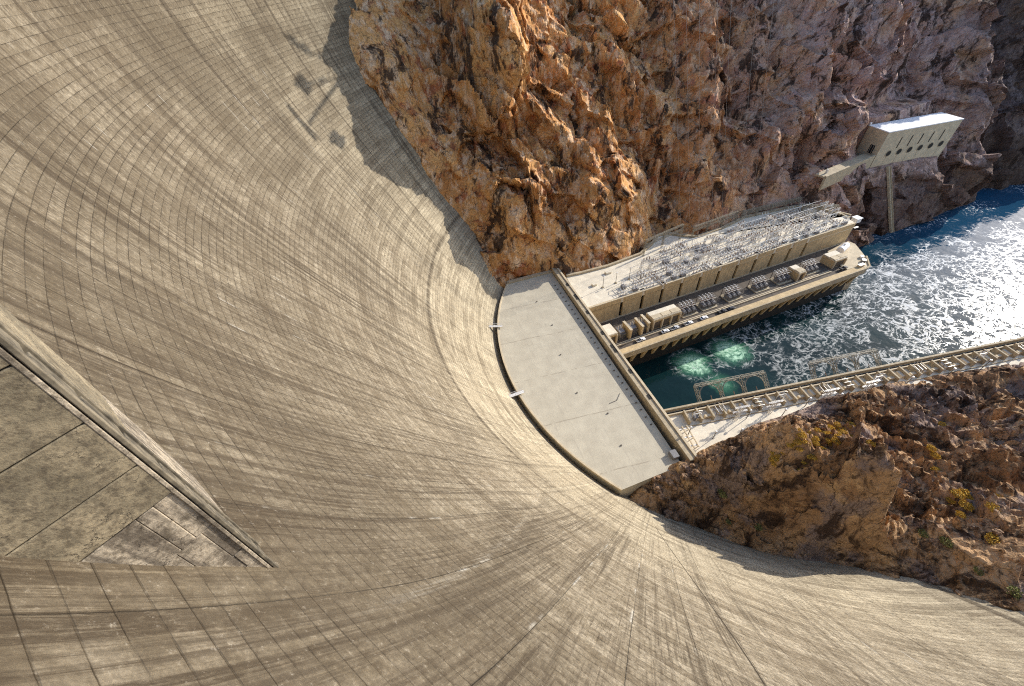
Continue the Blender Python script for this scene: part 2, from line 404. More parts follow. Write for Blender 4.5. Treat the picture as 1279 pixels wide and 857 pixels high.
def water_material():
    g = G('river_water'); p = g.pos(); X, Y, Z = g.sep(p)
    w1 = g.noise(p, .05, 4, .55, out='Color')
    w = g.vadd(p, g.vmul(w1, (16, 16, 0)))
    w = g.vadd(w, g.vmul(g.noise(p, .30, 3, .5, out='Color'), (3.4, 3.4, 0)))
    fl = g.vmul(w, (.75, 1, 1))
    e1 = g.vor(fl, .16, 'DISTANCE_TO_EDGE'); e2 = g.vor(fl, .40, 'DISTANCE_TO_EDGE'); e3 = g.vor(fl, .95, 'DISTANCE_TO_EDGE')
    n1 = g.noise(w, .06, 5, .62); n2 = g.noise(w, .5, 6, .7)
    big = g.noise(p, .022, 4, .6)
    # where the outflow is churned: from the boils downstream along the near side
    side = g.m('SUBTRACT', g.add(150, g.mul(g.m('SUBTRACT', X, 200), .02)), Y)
    reg = g.mul(g.step(X, 150, 190), g.add(g.step(side, -34, 22), .10))
    reg = g.mul(reg, g.step(X, 640, 330, .55, 1.0))
    thr = g.mul(reg, g.step(n1, .30, .62))
    ani = g.noise(g.vmul(g.vadd(p, g.vmul(w1, (22, 22, 0))), (.10, .55, 1)), 1.0, 8, .72)
    web = g.m('MAXIMUM', g.mul(g.step(e1, .0, .085, 1, 0), g.step(n1, .36, .56, .3, 1)), g.mul(g.step(e2, .0, .12, 1, 0), g.step(ani, .42, .58)))
    web = g.m('MAXIMUM', web, g.mul(g.step(ani, .53, .66), .85))
    foam = g.mul(g.mul(web, g.step(n2, .34, .58)), g.step(thr, .15, .62))
    foam = g.m('MAXIMUM', foam, g.mul(g.step(n2, .58, .68), g.mul(g.step(thr, .45, .9), .85)))
    speck = g.mul(g.step(n2, .66, .74), g.mul(g.step(big, .40, .56), g.step(X, 70, 120, .5, 1)))
    foam = g.m('MAXIMUM', foam, g.mul(speck, .55))
    # far side streaks along the shore
    shore = g.mul(g.step(X, 300, 340), g.step(side, -20, -32))
    foam = g.m('MAXIMUM', foam, g.mul(g.mul(shore, g.step(n2, .52, .64)), g.step(big, .42, .56)))
    # two boils
    boil = None; ring = None
    for bx, by, rr in ((134.5, 121.0, 11.5), (160.5, 122.5, 12.0), (139.5, 104.0, 9.0)):
        dx = g.mul(g.m('SUBTRACT', g.add(X, g.mul(g.m('SUBTRACT', n1, .5), 18)), bx), .95); dy = g.m('SUBTRACT', g.add(Y, g.mul(g.m('SUBTRACT', n2, .5), 9)), by)
        dd = g.m('SQRT', g.add(g.mul(dx, dx), g.mul(dy, dy)))
        b_ = g.step(dd, rr * .2, rr * 1.2, 1, 0)
        if bx > 139 and bx < 140: b_ = g.mul(b_, .55)
        else:
            r_ = g.mul(g.step(dd, rr * .75, rr * .98), g.step(dd, rr * .98, rr * 1.25, 1, 0))
            ring = r_ if ring is None else g.m('MAXIMUM', ring, r_)
        boil = b_ if boil is None else g.m('MAXIMUM', boil, b_)
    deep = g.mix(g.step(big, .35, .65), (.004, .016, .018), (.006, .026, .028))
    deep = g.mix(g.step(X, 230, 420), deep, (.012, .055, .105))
    c = g.mix(g.mul(boil, g.step(n2, .28, .60, .6, 1.0)), deep, (.07, .25, .14))
    c = g.mix(g.mul(g.step(boil, .40, 1.0), g.step(g.add(g.mul(n2, .6), g.mul(ani, .4)), .42, .58, .05, .95)), c, (.60, .86, .63))
    fring = g.mul(g.mul(ring, web), g.step(n2, .36, .56))
    foam = g.m('MAXIMUM', foam, g.mul(fring, .9))
    foam = g.m('MAXIMUM', foam, g.mul(g.mul(g.step(boil, .05, .5), g.step(e2, .0, .05, 1, 0)), g.mul(g.step(n1, .4, .6), .7)))
    c = g.mix(g.mul(foam, .90), c, g.mix(g.step(X, 190, 300), (.46, .48, .47), (.80, .82, .83)))  # whiter downstream: sun glitter partly put into the foam colour
    h = g.add(g.add(g.mul(g.noise(p, .15, 2, .5), 1.5), g.mul(g.noise(w, .5, 2, .5), .28)), g.mul(foam, .06))
    rough = g.step(foam, 0, 1, .04, .8)
    g.bsdf.inputs['Specular IOR Level'].default_value = .22
    g.bsdf.inputs['IOR'].default_value = 1.33
    return g.done(c, rough, g.bump(h, .32, .45))

M = {}
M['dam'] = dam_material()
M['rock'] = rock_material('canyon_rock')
M['rock2'] = rock_material('outcrop_rock', True)
M['water'] = water_material()
M['roof'] = simple('roof_concrete', (.80, .71, .55), .85, .12, .25)
M['droof'] = None
M['tan'] = simple('tan_concrete', (.60, .445, .24), .85, .18, .35)
M['cream'] = simple('cream_concrete', (.62, .51, .345), .85, .15, .3)
M['curb'] = simple('curb_concrete', (.50, .405, .265), .85, .2, .5)
M['slot'] = simple('slot_dark', (.012, .010, .008), .8, .2)  # near-black stands in for the shade inside openings and recesses
M['glass'] = simple('window_glass', (.02, .022, .03), .15, .2)
M['deck'] = simple('deck_paving', (.115, .088, .064), .85, .25, .4)
M['steel'] = simple('galvanized_steel', (.78, .76, .72), .45, .15, 1.2, .25)
M['dsteel'] = simple('weathered_steel', (.17, .15, .13), .6, .25, 1.0)
M['porc'] = simple('insulator_porcelain', (.30, .20, .14), .25, .2, 2.0)
M['grey'] = simple('equipment_grey', (.24, .23, .23), .5, .2, 1.0)
M['white'] = simple('white_paint', (.80, .80, .80), .4, .06, 1.0)
M['tire'] = simple('tyre_rubber', (.02, .02, .02), .8, .2)
M['shrubmat'] = simple('dry_yellow_foliage', (.72, .45, .06), .9, .25, 3.0)
M['shrubgreen'] = simple('olive_foliage', (.30, .30, .09), .9, .35, 3.0)
M['boulder'] = simple('boulder_stone', (.40, .24, .135), .9, .5, 1.1)
M['gantry'] = simple('gantry_steel', (.36, .32, .235), .6, .2, 1.0)
M['pilaster'] = simple('pilaster_concrete', (.205, .175, .125), .9, .45, 1.4)
M['wire'] = simple('dull_wire', (.36, .33, .30), .5, .1)
M['lamp'] = simple('lamp_head_white', (.8, .8, .78), .4, .05)

def droof_mat():
    g = G('sheet_roofing'); p = g.pos()
    n = g.noise(p, .18, 6, .62); n2 = g.noise(p, 1.3, 6, .7)
    st = g.noise(g.vmul(p, (.9, .12, 1)), .6, 5, .65)
    X, Y, Z = g.sep(p)
    seam = g.m('FRACT', g.mul(g.add(g.add(Y, g.mul(X, .07)), g.mul(g.noise(p, .08, 3), 1.5)), 1 / 27.0))
    sl = g.mul(g.step(g.m('ABSOLUTE', g.m('SUBTRACT', seam, .5)), .002, .014, 1, 0), g.step(g.noise(p, .3, 4), .36, .56))
    c = g.mix(g.step(n, .25, .75), (.43, .385, .295), (.53, .48, .37))
    c = g.mix(g.step(st, .52, .72, 0, .35), c, (.34, .30, .24))
    c = g.mix(g.step(n2, .55, .75, 0, .35), c, (.30, .26, .2))
    c = g.mix(g.mul(sl, .55), c, (.22, .18, .13))
    return g.done(c, .9, g.bump(g.add(n2, g.mul(st, .6)), .35, .1))
M['droof'] = droof_mat()

def tower_mat(rough_part=False):
    g = G('tower_rough_concrete' if rough_part else 'tower_concrete'); p = g.pos(); z = g.sep(p)[2]
    n = g.noise(p, .55, 8, .68); n2 = g.noise(g.vmul(p, (1.6, 1.6, .22)), 1.3, 6, .66); n3 = g.noise(p, 5.0, 5, .7)
    if rough_part:
        c = g.mix(g.step(n2, .38, .62), (.16, .135, .105), (.50, .43, .33))
        c = g.mix(g.step(n, .5, .66, 0, .75), c, (.10, .08, .06))
    else:
        c = g.mix(g.step(n, .36, .66), (.18, .152, .102), (.35, .292, .195))
        c = g.mix(g.step(n2, .54, .70, 0, .5), c, (.10, .085, .06))
        c = g.mix(g.step(n, .26, .36, .55, 0), c, (.42, .34, .2))
    n4 = g.noise(p, 1.7, 9, .75)
    c = g.mix(g.step(n4, .48, .62, 0, .65), c, (.085, .068, .045))
    c = g.mix(g.step(n3, .47, .66, 0, .55), c, (.07, .055, .04))
    ck = g.vor(g.vadd(p, g.vmul(g.noise(p, 1.2, 5, .7, out='Color'), (1.4, 1.4, 1.4))), .5, 'DISTANCE_TO_EDGE')
    c = g.mix(g.mul(g.step(ck, 0, .012, 1, 0), g.step(n, .47, .56)), c, (.03, .024, .018))
    return g.done(c, .9, g.bump(g.add(n, g.mul(n3, .4)), .7, .10))
M['tower'] = tower_mat(); M['towerrough'] = tower_mat(True)

# ------------------------------------------------------------------ the dam
OX, OY = 148.0, 127.4
PZ = np.array([-20, 0, 32, 70, 110, 150, 170, 181, 200], float)
PR = np.array([86, 101, 126, 151.5, 175, 195.5, 202, 204, 204.5], float)
def pchip(x, y):
    h = np.diff(x); d = np.diff(y) / h; m = np.zeros(len(x)); m[0] = d[0]; m[-1] = d[-1]
    for i in range(1, len(x) - 1):
        w1 = 2 * h[i] + h[i - 1]; w2 = h[i] + 2 * h[i - 1]; m[i] = (w1 + w2) / (w1 / d[i - 1] + w2 / d[i])
    def f(q):
        q = np.asarray(q, float); i = np.clip(np.searchsorted(x, q) - 1, 0, len(h) - 1); t = (q - x[i]) / h[i]
        return (2*t**3-3*t**2+1)*y[i]+(t**3-2*t**2+t)*h[i]*m[i]+(-2*t**3+3*t**2)*y[i+1]+(t**3-t**2)*h[i]*m[i+1]
    return f
RZ = pchip(PZ, PR)
def polar(deg, r, z): return (OX + r * math.cos(R(deg)), OY + r * math.sin(R(deg)), z)

dam = empty('concrete_dam', (-40, 60, 0), 0, 'vast curved concrete arch dam face streaked with brown stains, sweeping down to the powerhouse', 'dam')
def build_dam():
    th = np.linspace(132, 272, 561); zz = np.concatenate([np.arange(-4, 186.1, 1.0)])
    rr = RZ(zz); lv = np.concatenate([[0], np.cumsum(np.hypot(np.diff(rr), np.diff(zz)))])
    T, Z = np.meshgrid(th, zz); Rr = np.repeat(rr[:, None], len(th), 1); LV = np.repeat(lv[:, None], len(th), 1)
    t = np.radians(T)
    co = np.stack([OX + Rr * np.cos(t), OY + Rr * np.sin(t), Z], -1).reshape(-1, 3)
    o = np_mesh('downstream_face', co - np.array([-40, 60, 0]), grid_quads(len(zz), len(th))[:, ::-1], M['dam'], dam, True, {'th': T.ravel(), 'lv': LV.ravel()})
    # crest road and upstream face
    rc = [(204.4, 186.0), (204.6, 187.1), (205.2, 187.1), (205.4, 186.2), (216, 186.2), (216.2, 187.1), (218, 187.1), (219, 120), (222, -4)]
    th2 = np.linspace(132, 272, 141)
    co = np.array([[OX + r * math.cos(R(a)) + 40, OY + r * math.sin(R(a)) - 60, z] for r, z in rc for a in th2])
    np_mesh('crest', co, grid_quads(len(rc), len(th2))[:, ::-1], M['curb'], dam, False)
build_dam()

# elevator tower standing against the face
def tower():
    a = R(215.95)
    er = Vector((math.cos(a), math.sin(a), 0)); et = Vector((-math.sin(a), math.cos(a), 0))
    P = lambda r, t, z: Vector((OX, OY, 0)) + er * r + et * t + Vector((0, 0, z))
    base = P(201, -4, 168)
    root = empty('elevator_tower', base, 0, 'weathered concrete elevator tower shaft tapering down the dam face at the left edge', 'tower')
    def ro(z): return 198.05 - (z - 156.6) * 0.058          # outer arris, leaning out with height
    def mb(): return MB()
    def loc(v): return v - base
    def slab(name, rin, rout, t0, t1, z0, z1, mat, n=1):
        m = mb()
        vs = []
        for z in (z0, z1):
            for r, t in ((rin(z), t0), (rout(z), t0), (rout(z), t1), (rin(z), t1)): vs.append(loc(P(r, t, z)))
        m.add(vs, [(0, 1, 2, 3), (7, 6, 5, 4), (0, 4, 5, 1), (1, 5, 6, 2), (2, 6, 7, 3), (3, 7, 4, 0)])
        return m.build(name, mat, root, bevel=.03)
    # the +t side faces the camera side; smooth upper shaft wall in horizontal pours
    zs = [166.2, 168.3, 170.9, 173.6, 177.6, 183, 190]
    for z0, z1 in zip(zs[:-1], zs[1:]):
        slab('shaft_wall', lambda z: 210, lambda z: ro(z) + .34, -9, 0, z0, z1 - .06, M['tower'])
    slab('shaft_core', lambda z: 210, lambda z: ro(z) + .5, -9, -.14, 150, 190, M['slot'])
    # bush-hammered foot, broken into blocks
    zs = [150, 157.4, 158.9, 160.3, 163.1, 166.15]
    for z0, z1 in zip(zs[:-1], zs[1:]):
        cuts = [0.34, .8 + random.uniform(0, .3), 1.7 + random.uniform(0, .4), 12]
        for k in range(len(cuts) - 1):
            dt = random.uniform(0, .09)
            slab('foot_block', lambda z: ro(z) + cuts[k + 1] - .012, lambda z: ro(z) + cuts[k], -9, -dt, z0, z1 - .03, M['towerrough'])
    # outer face: corner pilaster on the arris, recessed blocks, edge pilaster
    slab('corner_pilaster', lambda z: ro(z) + .16, lambda z: ro(z), -.34, .03, 150, 190, M['pilaster'])
    slab('corner_fillet', lambda z: ro(z) + .36, lambda z: ro(z) + .20, -.34, .02, 150, 190, M['towerrough'])
    slab('recess_back', lambda z: ro(z) + 3.0, lambda z: ro(z) + .30, -2.2, -.3, 150, 190, M['pilaster'])
    slab('edge_pilaster', lambda z: ro(z) + 1.2, lambda z: ro(z) + .02, -2.2, -1.95, 150, 190, M['pilaster'])
    zz = 156.4
    k = 0
    while zz < 186:
        h = [1.5, 1.9, 2.2, 2.6][min(3, k // 3)]
        slab('panel', lambda z: ro(z) + .6, lambda z: ro(z) + .10, -1.9, -.42, zz, zz + h - .32, M['pilaster'])
        zz += h; k += 1
tower()

# ------------------------------------------------------------------ canyon wall on the far bank
cx32 = np.array([-90, -20, 20, 43, 74, 82, 92, 110, 128, 140, 148, 157, 165, 174, 182, 200, 223, 242, 271, 284, 300, 324, 354, 388, 455, 528, 650, 860], float)
cy32 = np.array([196, 195, 196, 197, 197, 190.5, 190, 190, 193, 197, 203, 210, 209, 202, 198.5, 200.5, 207, 206.5, 203, 196, 194, 195, 201, 206, 212, 225, 250, 300], float)
def cliff_base(x, z):
    y32 = np.interp(x, cx32, cy32)
    low = np.interp(x, [200, 300, 340], [.25, .42, .5])
    y = y32 + np.where(z < 32, (z - 32) * low, 0)
    yd = np.interp(z, [32, 35, 64.5, 89, 108, 123, 133.5, 144, 155, 166, 175, 250], [0, 2, 17, 27, 37, 44, 46.5, 50, 60, 69, 75, 115.])           # beside the dam
    ys = np.interp(z, [32, 55, 82, 86, 107, 127, 143, 157, 162, 175, 181, 188, 194, 200, 260], [0, 5, 8, 17, 30, 32, 33, 32, 39, 46, 55, 58, 72, 78, 120.])   # spur
    yg = np.interp(z, [32, 50, 120, 260], [0, 11, 62, 178.])               # general lean
    w1 = np.exp(-((x - 63) / 21.0) ** 2); w0 = np.clip(sstep(x, 55, 5) , 0, 1) * (1 - w1)
    wg = np.clip(1 - w1 - w0, 0, 1)
    y = y + np.where(z > 32, yd * w0 + ys * w1 + yg * wg, 0)
    # bench cut for the valve house and its ledge
    cut = sstep(x, 318, 330) * sstep(x, 400, 388)
    tgt = np.interp(z, [0, 38, 44.5, 46.5, 72, 74, 100], [186, 203, 206.5, 226, 227, 227, 0])
    y = np.where((z > 0) & (z < 74), y * (1 - cut) + np.maximum(tgt, np.where(z > 46, y, 0)) * cut, y + cut * 16 * sstep(z, 130, 74) * (z >= 74))
    cut2 = sstep(x, 268, 276) * sstep(x, 334, 328) * sstep(z, 51, 53) * sstep(z, 74, 62)
    return y + cut2 * 9

def build_cliff():
    xs = [-75.0]
    while xs[-1] < 860: xs.append(xs[-1] + (0.75 + 0.0016 * max(0, xs[-1] - 60)))
    xs = np.array(xs); zs = np.concatenate([np.arange(-8, 200, .8), np.arange(200, 251, 1.6)])
    X, Z = np.meshgrid(xs, zs); Y = cliff_base(X, Z)
    P = np.stack([X, Y, Z], -1).reshape(-1, 3).astype(np.float32)
    W = P + np.stack([vnoise(P, 22, 3), vnoise(P, 22, 4), vnoise(P, 22, 5)], 1) * 3.5
    W = W + np.stack([vnoise(P, 5, 6), vnoise(P, 5, 7), vnoise(P, 5, 8)], 1) * .55
    V = W * np.array([1, 1, .5], np.float32)
    # diagonal grain: rotate in the wall plane, stretch along the dip
    a = R(38); Q = np.stack([W[:, 0] * math.cos(a) - W[:, 2] * math.sin(a), W[:, 1], (W[:, 0] * math.sin(a) + W[:, 2] * math.cos(a)) * 2.1], 1)
    d = 6.5 * (fbm(Q, 75, 3, 11, .5, True) - .3) + 6.0 * fbm(W, 46, 3, 12)
    d += 6.5 * facet(Q, 30, 21, 1.4) + 3.0 * facet(V, 12, 22, 1.4) * (.45 + .55 * sstep(P[:, 2], 45, 95)) + 1.05 * facet(V, 4.6, 23, 1.3) * (.6 + .4 * sstep(P[:, 2], 45, 95)) + .34 * facet(P, 1.9, 24, 1.1)
    d += .8 * fbm(P, 9, 4, 31, .55, True) + .2 * fbm(P, 1.8, 2, 33)
    x, z = P[:, 0], P[:, 2]
    wx, wz = x + 2.5 * vnoise(P, 9, 81), z + 2.5 * vnoise(P, 9, 82)
    def along(pts):
        best = np.full(len(x), 1e9, np.float32)
        for (x0, z0), (x1, z1) in zip(pts[:-1], pts[1:]):
            t = np.clip(((wx - x0) * (x1 - x0) + (wz - z0) * (z1 - z0)) / ((x1 - x0) ** 2 + (z1 - z0) ** 2), 0, 1)
            best = np.minimum(best, np.hypot(wx - x0 - t * (x1 - x0), wz - z0 - t * (z1 - z0)))
        return best
    for pts, w, h in (([(33, 172), (41, 160), (55, 142), (86, 95), (104, 78), (118, 72)], 1.5, -4.0), ([(62, 142), (90, 100), (106, 84)], 6, 4.0),
                      ([(178, 165), (174, 129), (184, 94), (173, 61), (162, 40)], 9, -10.0), ([(240, 190), (237, 144), (236, 97), (204, 70)], 9, -9.0),
                      ([(152, 150), (143, 112), (112, 88), (101, 56)], 10, 6.5), ([(206, 150), (208, 105), (196, 66)], 11, 7.0), ([(300, 130), (278, 88), (244, 66)], 9, 8.0),
                      ([(310, 150), (292, 92), (282, 60)], 7, -8.0), ([(66, 118), (74, 96), (84, 76)], 1.2, -3.0), ([(40, 110), (62, 90), (70, 62)], 1.2, -3.0), ([(425, 190), (432, 80), (426, 20)], 13, 14.0), ([(470, 190), (476, 70), (470, 0)], 13, -13.0), ([(560, 190), (535, 60), (522, 0)], 16, 20.0), ([(268, 190), (262, 110), (250, 60)], 6, -8.0), ([(330, 190), (345, 120), (352, 88)], 9, 10.0), ([(380, 190), (392, 110), (398, 70)], 7, -9.0), ([(120, 190), (126, 130), (140, 84)], 5, -7.0)):
        d = d + h * np.exp(-(along(pts) / w) ** 2)
    amp = np.ones(len(x), np.float32)
    onroof = sstep(x, 40, 60) * sstep(x, 300, 285)
    out = 1 - onroof * (1 - sstep(z, 34, 62))
    amp *= 1 - .80 * np.exp(-((x - 10) / 30.0) ** 2)                        # keep the dam abutment where it is
    amp *= 1 - .85 * sstep(x, 305, 325) * sstep(x, 405, 385) * sstep(z, 30, 42) * sstep(z, 86, 74)
    amp *= 1 - .93 * np.exp(-((x - 342 - (45 - z) * .24) / 7.0) ** 2) * sstep(z, 52, 40)
    d = d * amp
    d = np.where(d > 0, d * (.12 + .88 * out), d)                            # do not grow over the roof
    d = d * np.where(z < 0, .4, 1)
    n = np.array([-.02, -.88, .47])
    co = P + d[:, None] * n
    # plateau beyond the rim
    co = co.reshape(len(zs), len(xs), 3)
    rim = co[-1].copy(); extra = [rim + np.array([0, 30, 6]), rim + np.array([0, 160, 14])]
    co = np.concatenate([co, np.stack(extra)], 0)
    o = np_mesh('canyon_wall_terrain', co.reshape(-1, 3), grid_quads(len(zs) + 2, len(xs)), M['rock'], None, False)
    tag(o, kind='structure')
build_cliff()

# ------------------------------------------------------------------ rock outcrop on the near bank
CP = np.array([
 (52, 51, 24), (58, 55, 28), (64, 58, 31), (72, 58, 33), (79, 57, 34), (100, 60, 33.5), (125, 62, 33), (149, 62.5, 33), (175, 61, 33), (200, 57, 33), (222, 54, 33), (245, 50, 33), (300, 44, 33), (360, 36, 33),
 (60, 46, 22), (66, 46, 24), (71, 42, 22), (80, 32, 25), (88, 21, 27), (100, 14, 29), (108, 10, 30), (113, 4, 36), (116, -1, 43), (118, -8, 51), (117, -14, 60), (114, -22, 75), (110, -34, 95), (100, -50, 130),
 (76, 50, 36), (84, 48, 42), (90, 44, 52), (99, 43, 67), (98, 35, 58), (108, 41, 60), (106, 31, 66), (110, 25, 67), (116, 44, 48), (118, 33, 45), (113, 19, 63), (119, 20, 43), (114, 12, 48), (124, 46, 44), (128, 30, 42), (122, 12, 43), (145, 42, 41), (145, 25, 43), (137, 7, 50), (165, 40, 39), (168, 18, 46), (195, 32, 40), (222, 36, 37), (190, 10, 51), (160, -6, 60), (200, -10, 66), (240, 15, 48), (270, 25, 42), (300, 10, 58),
 (135, -30, 108), (170, -35, 118), (200, -60, 160), (300, -60, 150), (150, -60, 150), (360, -40, 110), (120, -60, 150), (150, -110, 215), (250, -110, 215), (360, -110, 215), (60, -60, 120), (60, -110, 200), (55, 20, 12), (60, 0, 30)], float)
def rbf():
    D = np.linalg.norm(CP[:, None, :2] - CP[None, :, :2], axis=2)
    n = len(CP); A = np.zeros((n + 3, n + 3)); A[:n, :n] = D - np.eye(n) * 1.0
    A[:n, n] = 1; A[:n, n + 1:] = CP[:, :2]; A[n, :n] = 1; A[n + 1:, :n] = CP[:, :2].T
    b = np.zeros(n + 3); b[:n] = CP[:, 2]
    return np.linalg.solve(A, b)
RW = rbf()
def near_base(x, y):
    n = len(CP); D = np.sqrt((x[:, None] - CP[None, :, 0]) ** 2 + (y[:, None] - CP[None, :, 1]) ** 2)
    return D @ RW[:n] + RW[n] + RW[n + 1] * x + RW[n + 2] * y
def near_surface(x, y):
    """displaced surface points for plan positions x, y"""
    z = near_base(x, y)
    P = np.stack([x, y, z], 1).astype(np.float32)
    W = P + np.stack([vnoise(P, 14, 43), vnoise(P, 14, 44), vnoise(P, 14, 45)], 1) * 2.2
    W = W + np.stack([vnoise(P, 3.5, 46), vnoise(P, 3.5, 47), vnoise(P, 3.5, 48)], 1) * .45
    d = 4.0 * (fbm(W, 30, 3, 51, .5, True) - .3) + 4.6 * facet(W, 15, 61, 1.2) + 3.1 * facet(W, 6, 62, 1.2) + 1.5 * facet(W, 2.6, 63, 1.1) + .36 * facet(P, 1.2, 64, 1.0)
    d += .8 * fbm(P, 7, 4, 71, .55, True) + .25 * fbm(P, 1.4, 2, 73)
    edge = np.interp(x, [40, 64, 79, 149, 200, 245, 300, 360], [48, 58, 57.5, 63, 57.5, 51, 45, 37]) - y     # >0 is uphill of the roof edge
    k = .25 + .75 * sstep(edge, 0, 14)
    k *= .40 + .60 * sstep(np.hypot(x - OX, y - OY), 126, 117)
    d = d * k
    n = np.array([.05, .30, .95])
    return P + d[:, None] * n
def build_near():
    xs = np.concatenate([np.arange(46, 200, .6), np.arange(200, 365, 1.0)]); ys = np.concatenate([np.arange(-112, -30, 1.3), np.arange(-30, 72, .6)])
    X, Y = np.meshgrid(xs, ys)
    co = near_surface(X.ravel(), Y.ravel())
    # tuck the sheet under the roof beyond its foot
    edge = np.interp(co[:, 0], [40, 64, 79, 149, 200, 245, 300, 360], [48, 58, 57.5, 63, 57.5, 51, 45, 37]) - co[:, 1]
    co[:, 2] -= sstep(edge, 0.5, -4) * 9
    o = np_mesh('outcrop_terrain', co, grid_quads(len(ys), len(xs)), M['rock2'], None, False)
    tag(o, kind='structure')
build_near()

# ------------------------------------------------------------------ river
def river():
    xs = [40, 900]; ys = [-140, 420]
    co = np.array([(xs[0], ys[0], 0), (xs[1], ys[0], 0), (xs[1], ys[1], 0), (xs[0], ys[1], 0)], float)
    o = np_mesh('river_water', co, np.array([[0, 1, 2, 3]]), M['water'], None, False)
    tag(o, kind='structure')
river()

# ------------------------------------------------------------------ central powerhouse (D shaped roof against the dam)
def central():
    root = empty('central_powerhouse', (75, 127, 0), 0, 'D-shaped central powerhouse with pale flat roof in the bend of the dam toe', 'powerhouse')
    L = lambda x, y: (x - 75, y - 127)
    a0, a1 = 146.6, 216.2
    arc = [polar(a, 122.4, 0)[:2] for a in np.linspace(a0, a1, 60)]
    poly = [L(75.4, 195.8)] + [L(*p) for p in arc] + [L(74.2, 56.5), L(76.0, 56.0)]
    MB().prism(poly[::-1] if False else poly, 8, 32.0).build('roof_slab', M['droof'], root)
    # rim along the gutter
    m = MB()
    for i in range(len(arc) - 1):
        p, q = arc[i], arc[i + 1]; m.bar((p[0] - 75, p[1] - 127, 32.0), (q[0] - 75, q[1] - 127, 32.0), .7, 1.1)
    m.build('roof_rim', M['cream'], root)
    # back curb at the cliff
    m = MB(); m.bar((arc[0][0] - 75, arc[0][1] - 127 + .6, 32.5), (2.0, 69.3, 32.5), 2.0, 1.6); m.build('back_curb', M['curb'], root)
    # river side parapet
    MB().prism([L(75.6, 196.5), L(78.4, 56.0), L(82.4, 55.2), L(79.6, 196.5)], 6, 35.0).build('parapet_wall', M['curb'], root, bevel=.1)
    MB().prism([L(78.2, 196.0), L(81.0, 56.0), L(82.0, 55.8), L(79.2, 196.0)], 35.0, 35.5).build('parapet_coping', M['cream'], root)
    for y in (176.5, 165.2, 163.0, 149.5, 132.0, 121.5, 118.5, 104.0, 88.0):
        x = 77.0 + (196 - y) * .02
        MB().box((*L(x + .5, y), 35.0), (1.1, 2.6, .5)).build('hatch_opening', M['slot'], root)
    # roof furniture
    for k in range(27):
        y = 182 - k * 4.05
        MB().box((*L(72.3 + (182 - y) * .02, y), 32.35), (.9, .28, .7)).build('roof_stub', M['dsteel'], root)
    for x, y in ((57, 172), (58, 150), (54, 128), (52, 103), (60, 88), (58, 72)):
        MB().tube((*L(x, y), 32.0), (*L(x, y), 32.5), .4, .3).build('roof_vent', M['dsteel'], root)
    m = MB(); m.path([(*L(70, 96), 32.1), (*L(67, 93), 32.15), (*L(63, 92.5), 32.1)], .22); m.build('cable_run', M['dsteel'], root)
    m = MB(); m.box((*L(75.0, 61.0), 33.0), (2.6, 3.4, 2.0)); m.build('access_hut', M['grey'], root, bevel=.05)
central()
def footbridge(deg, label):
    p = Vector(polar(deg, 120.6, 32.75)); q = Vector(polar(deg, 128.4, 33.7)); c = (p + q) / 2
    root = empty('footbridge', c, R(deg), label, 'footbridge')
    m = MB(); m.bar((-4.6, 0, -.3), (4.6, 0, .45), 1.7, .18); m.build('walkway', M['steel'], root)
    for s in (-.85, .85):
        m = MB(); m.bar((-4.6, s, .75), (4.6, s, 1.5), .10)
        for t in (-4.4, -2.2, 0, 2.2, 4.4): m.bar((t, s, t * .08 - .2), (t, s, t * .08 + 1.1), .09)
        m.build('handrail', M['steel'], root)
footbridge(165.0, 'short steel footbridge over the dark gutter, nearer the orange cliff')
footbridge(187.5, 'short steel footbridge over the dark gutter at the middle of the curve')

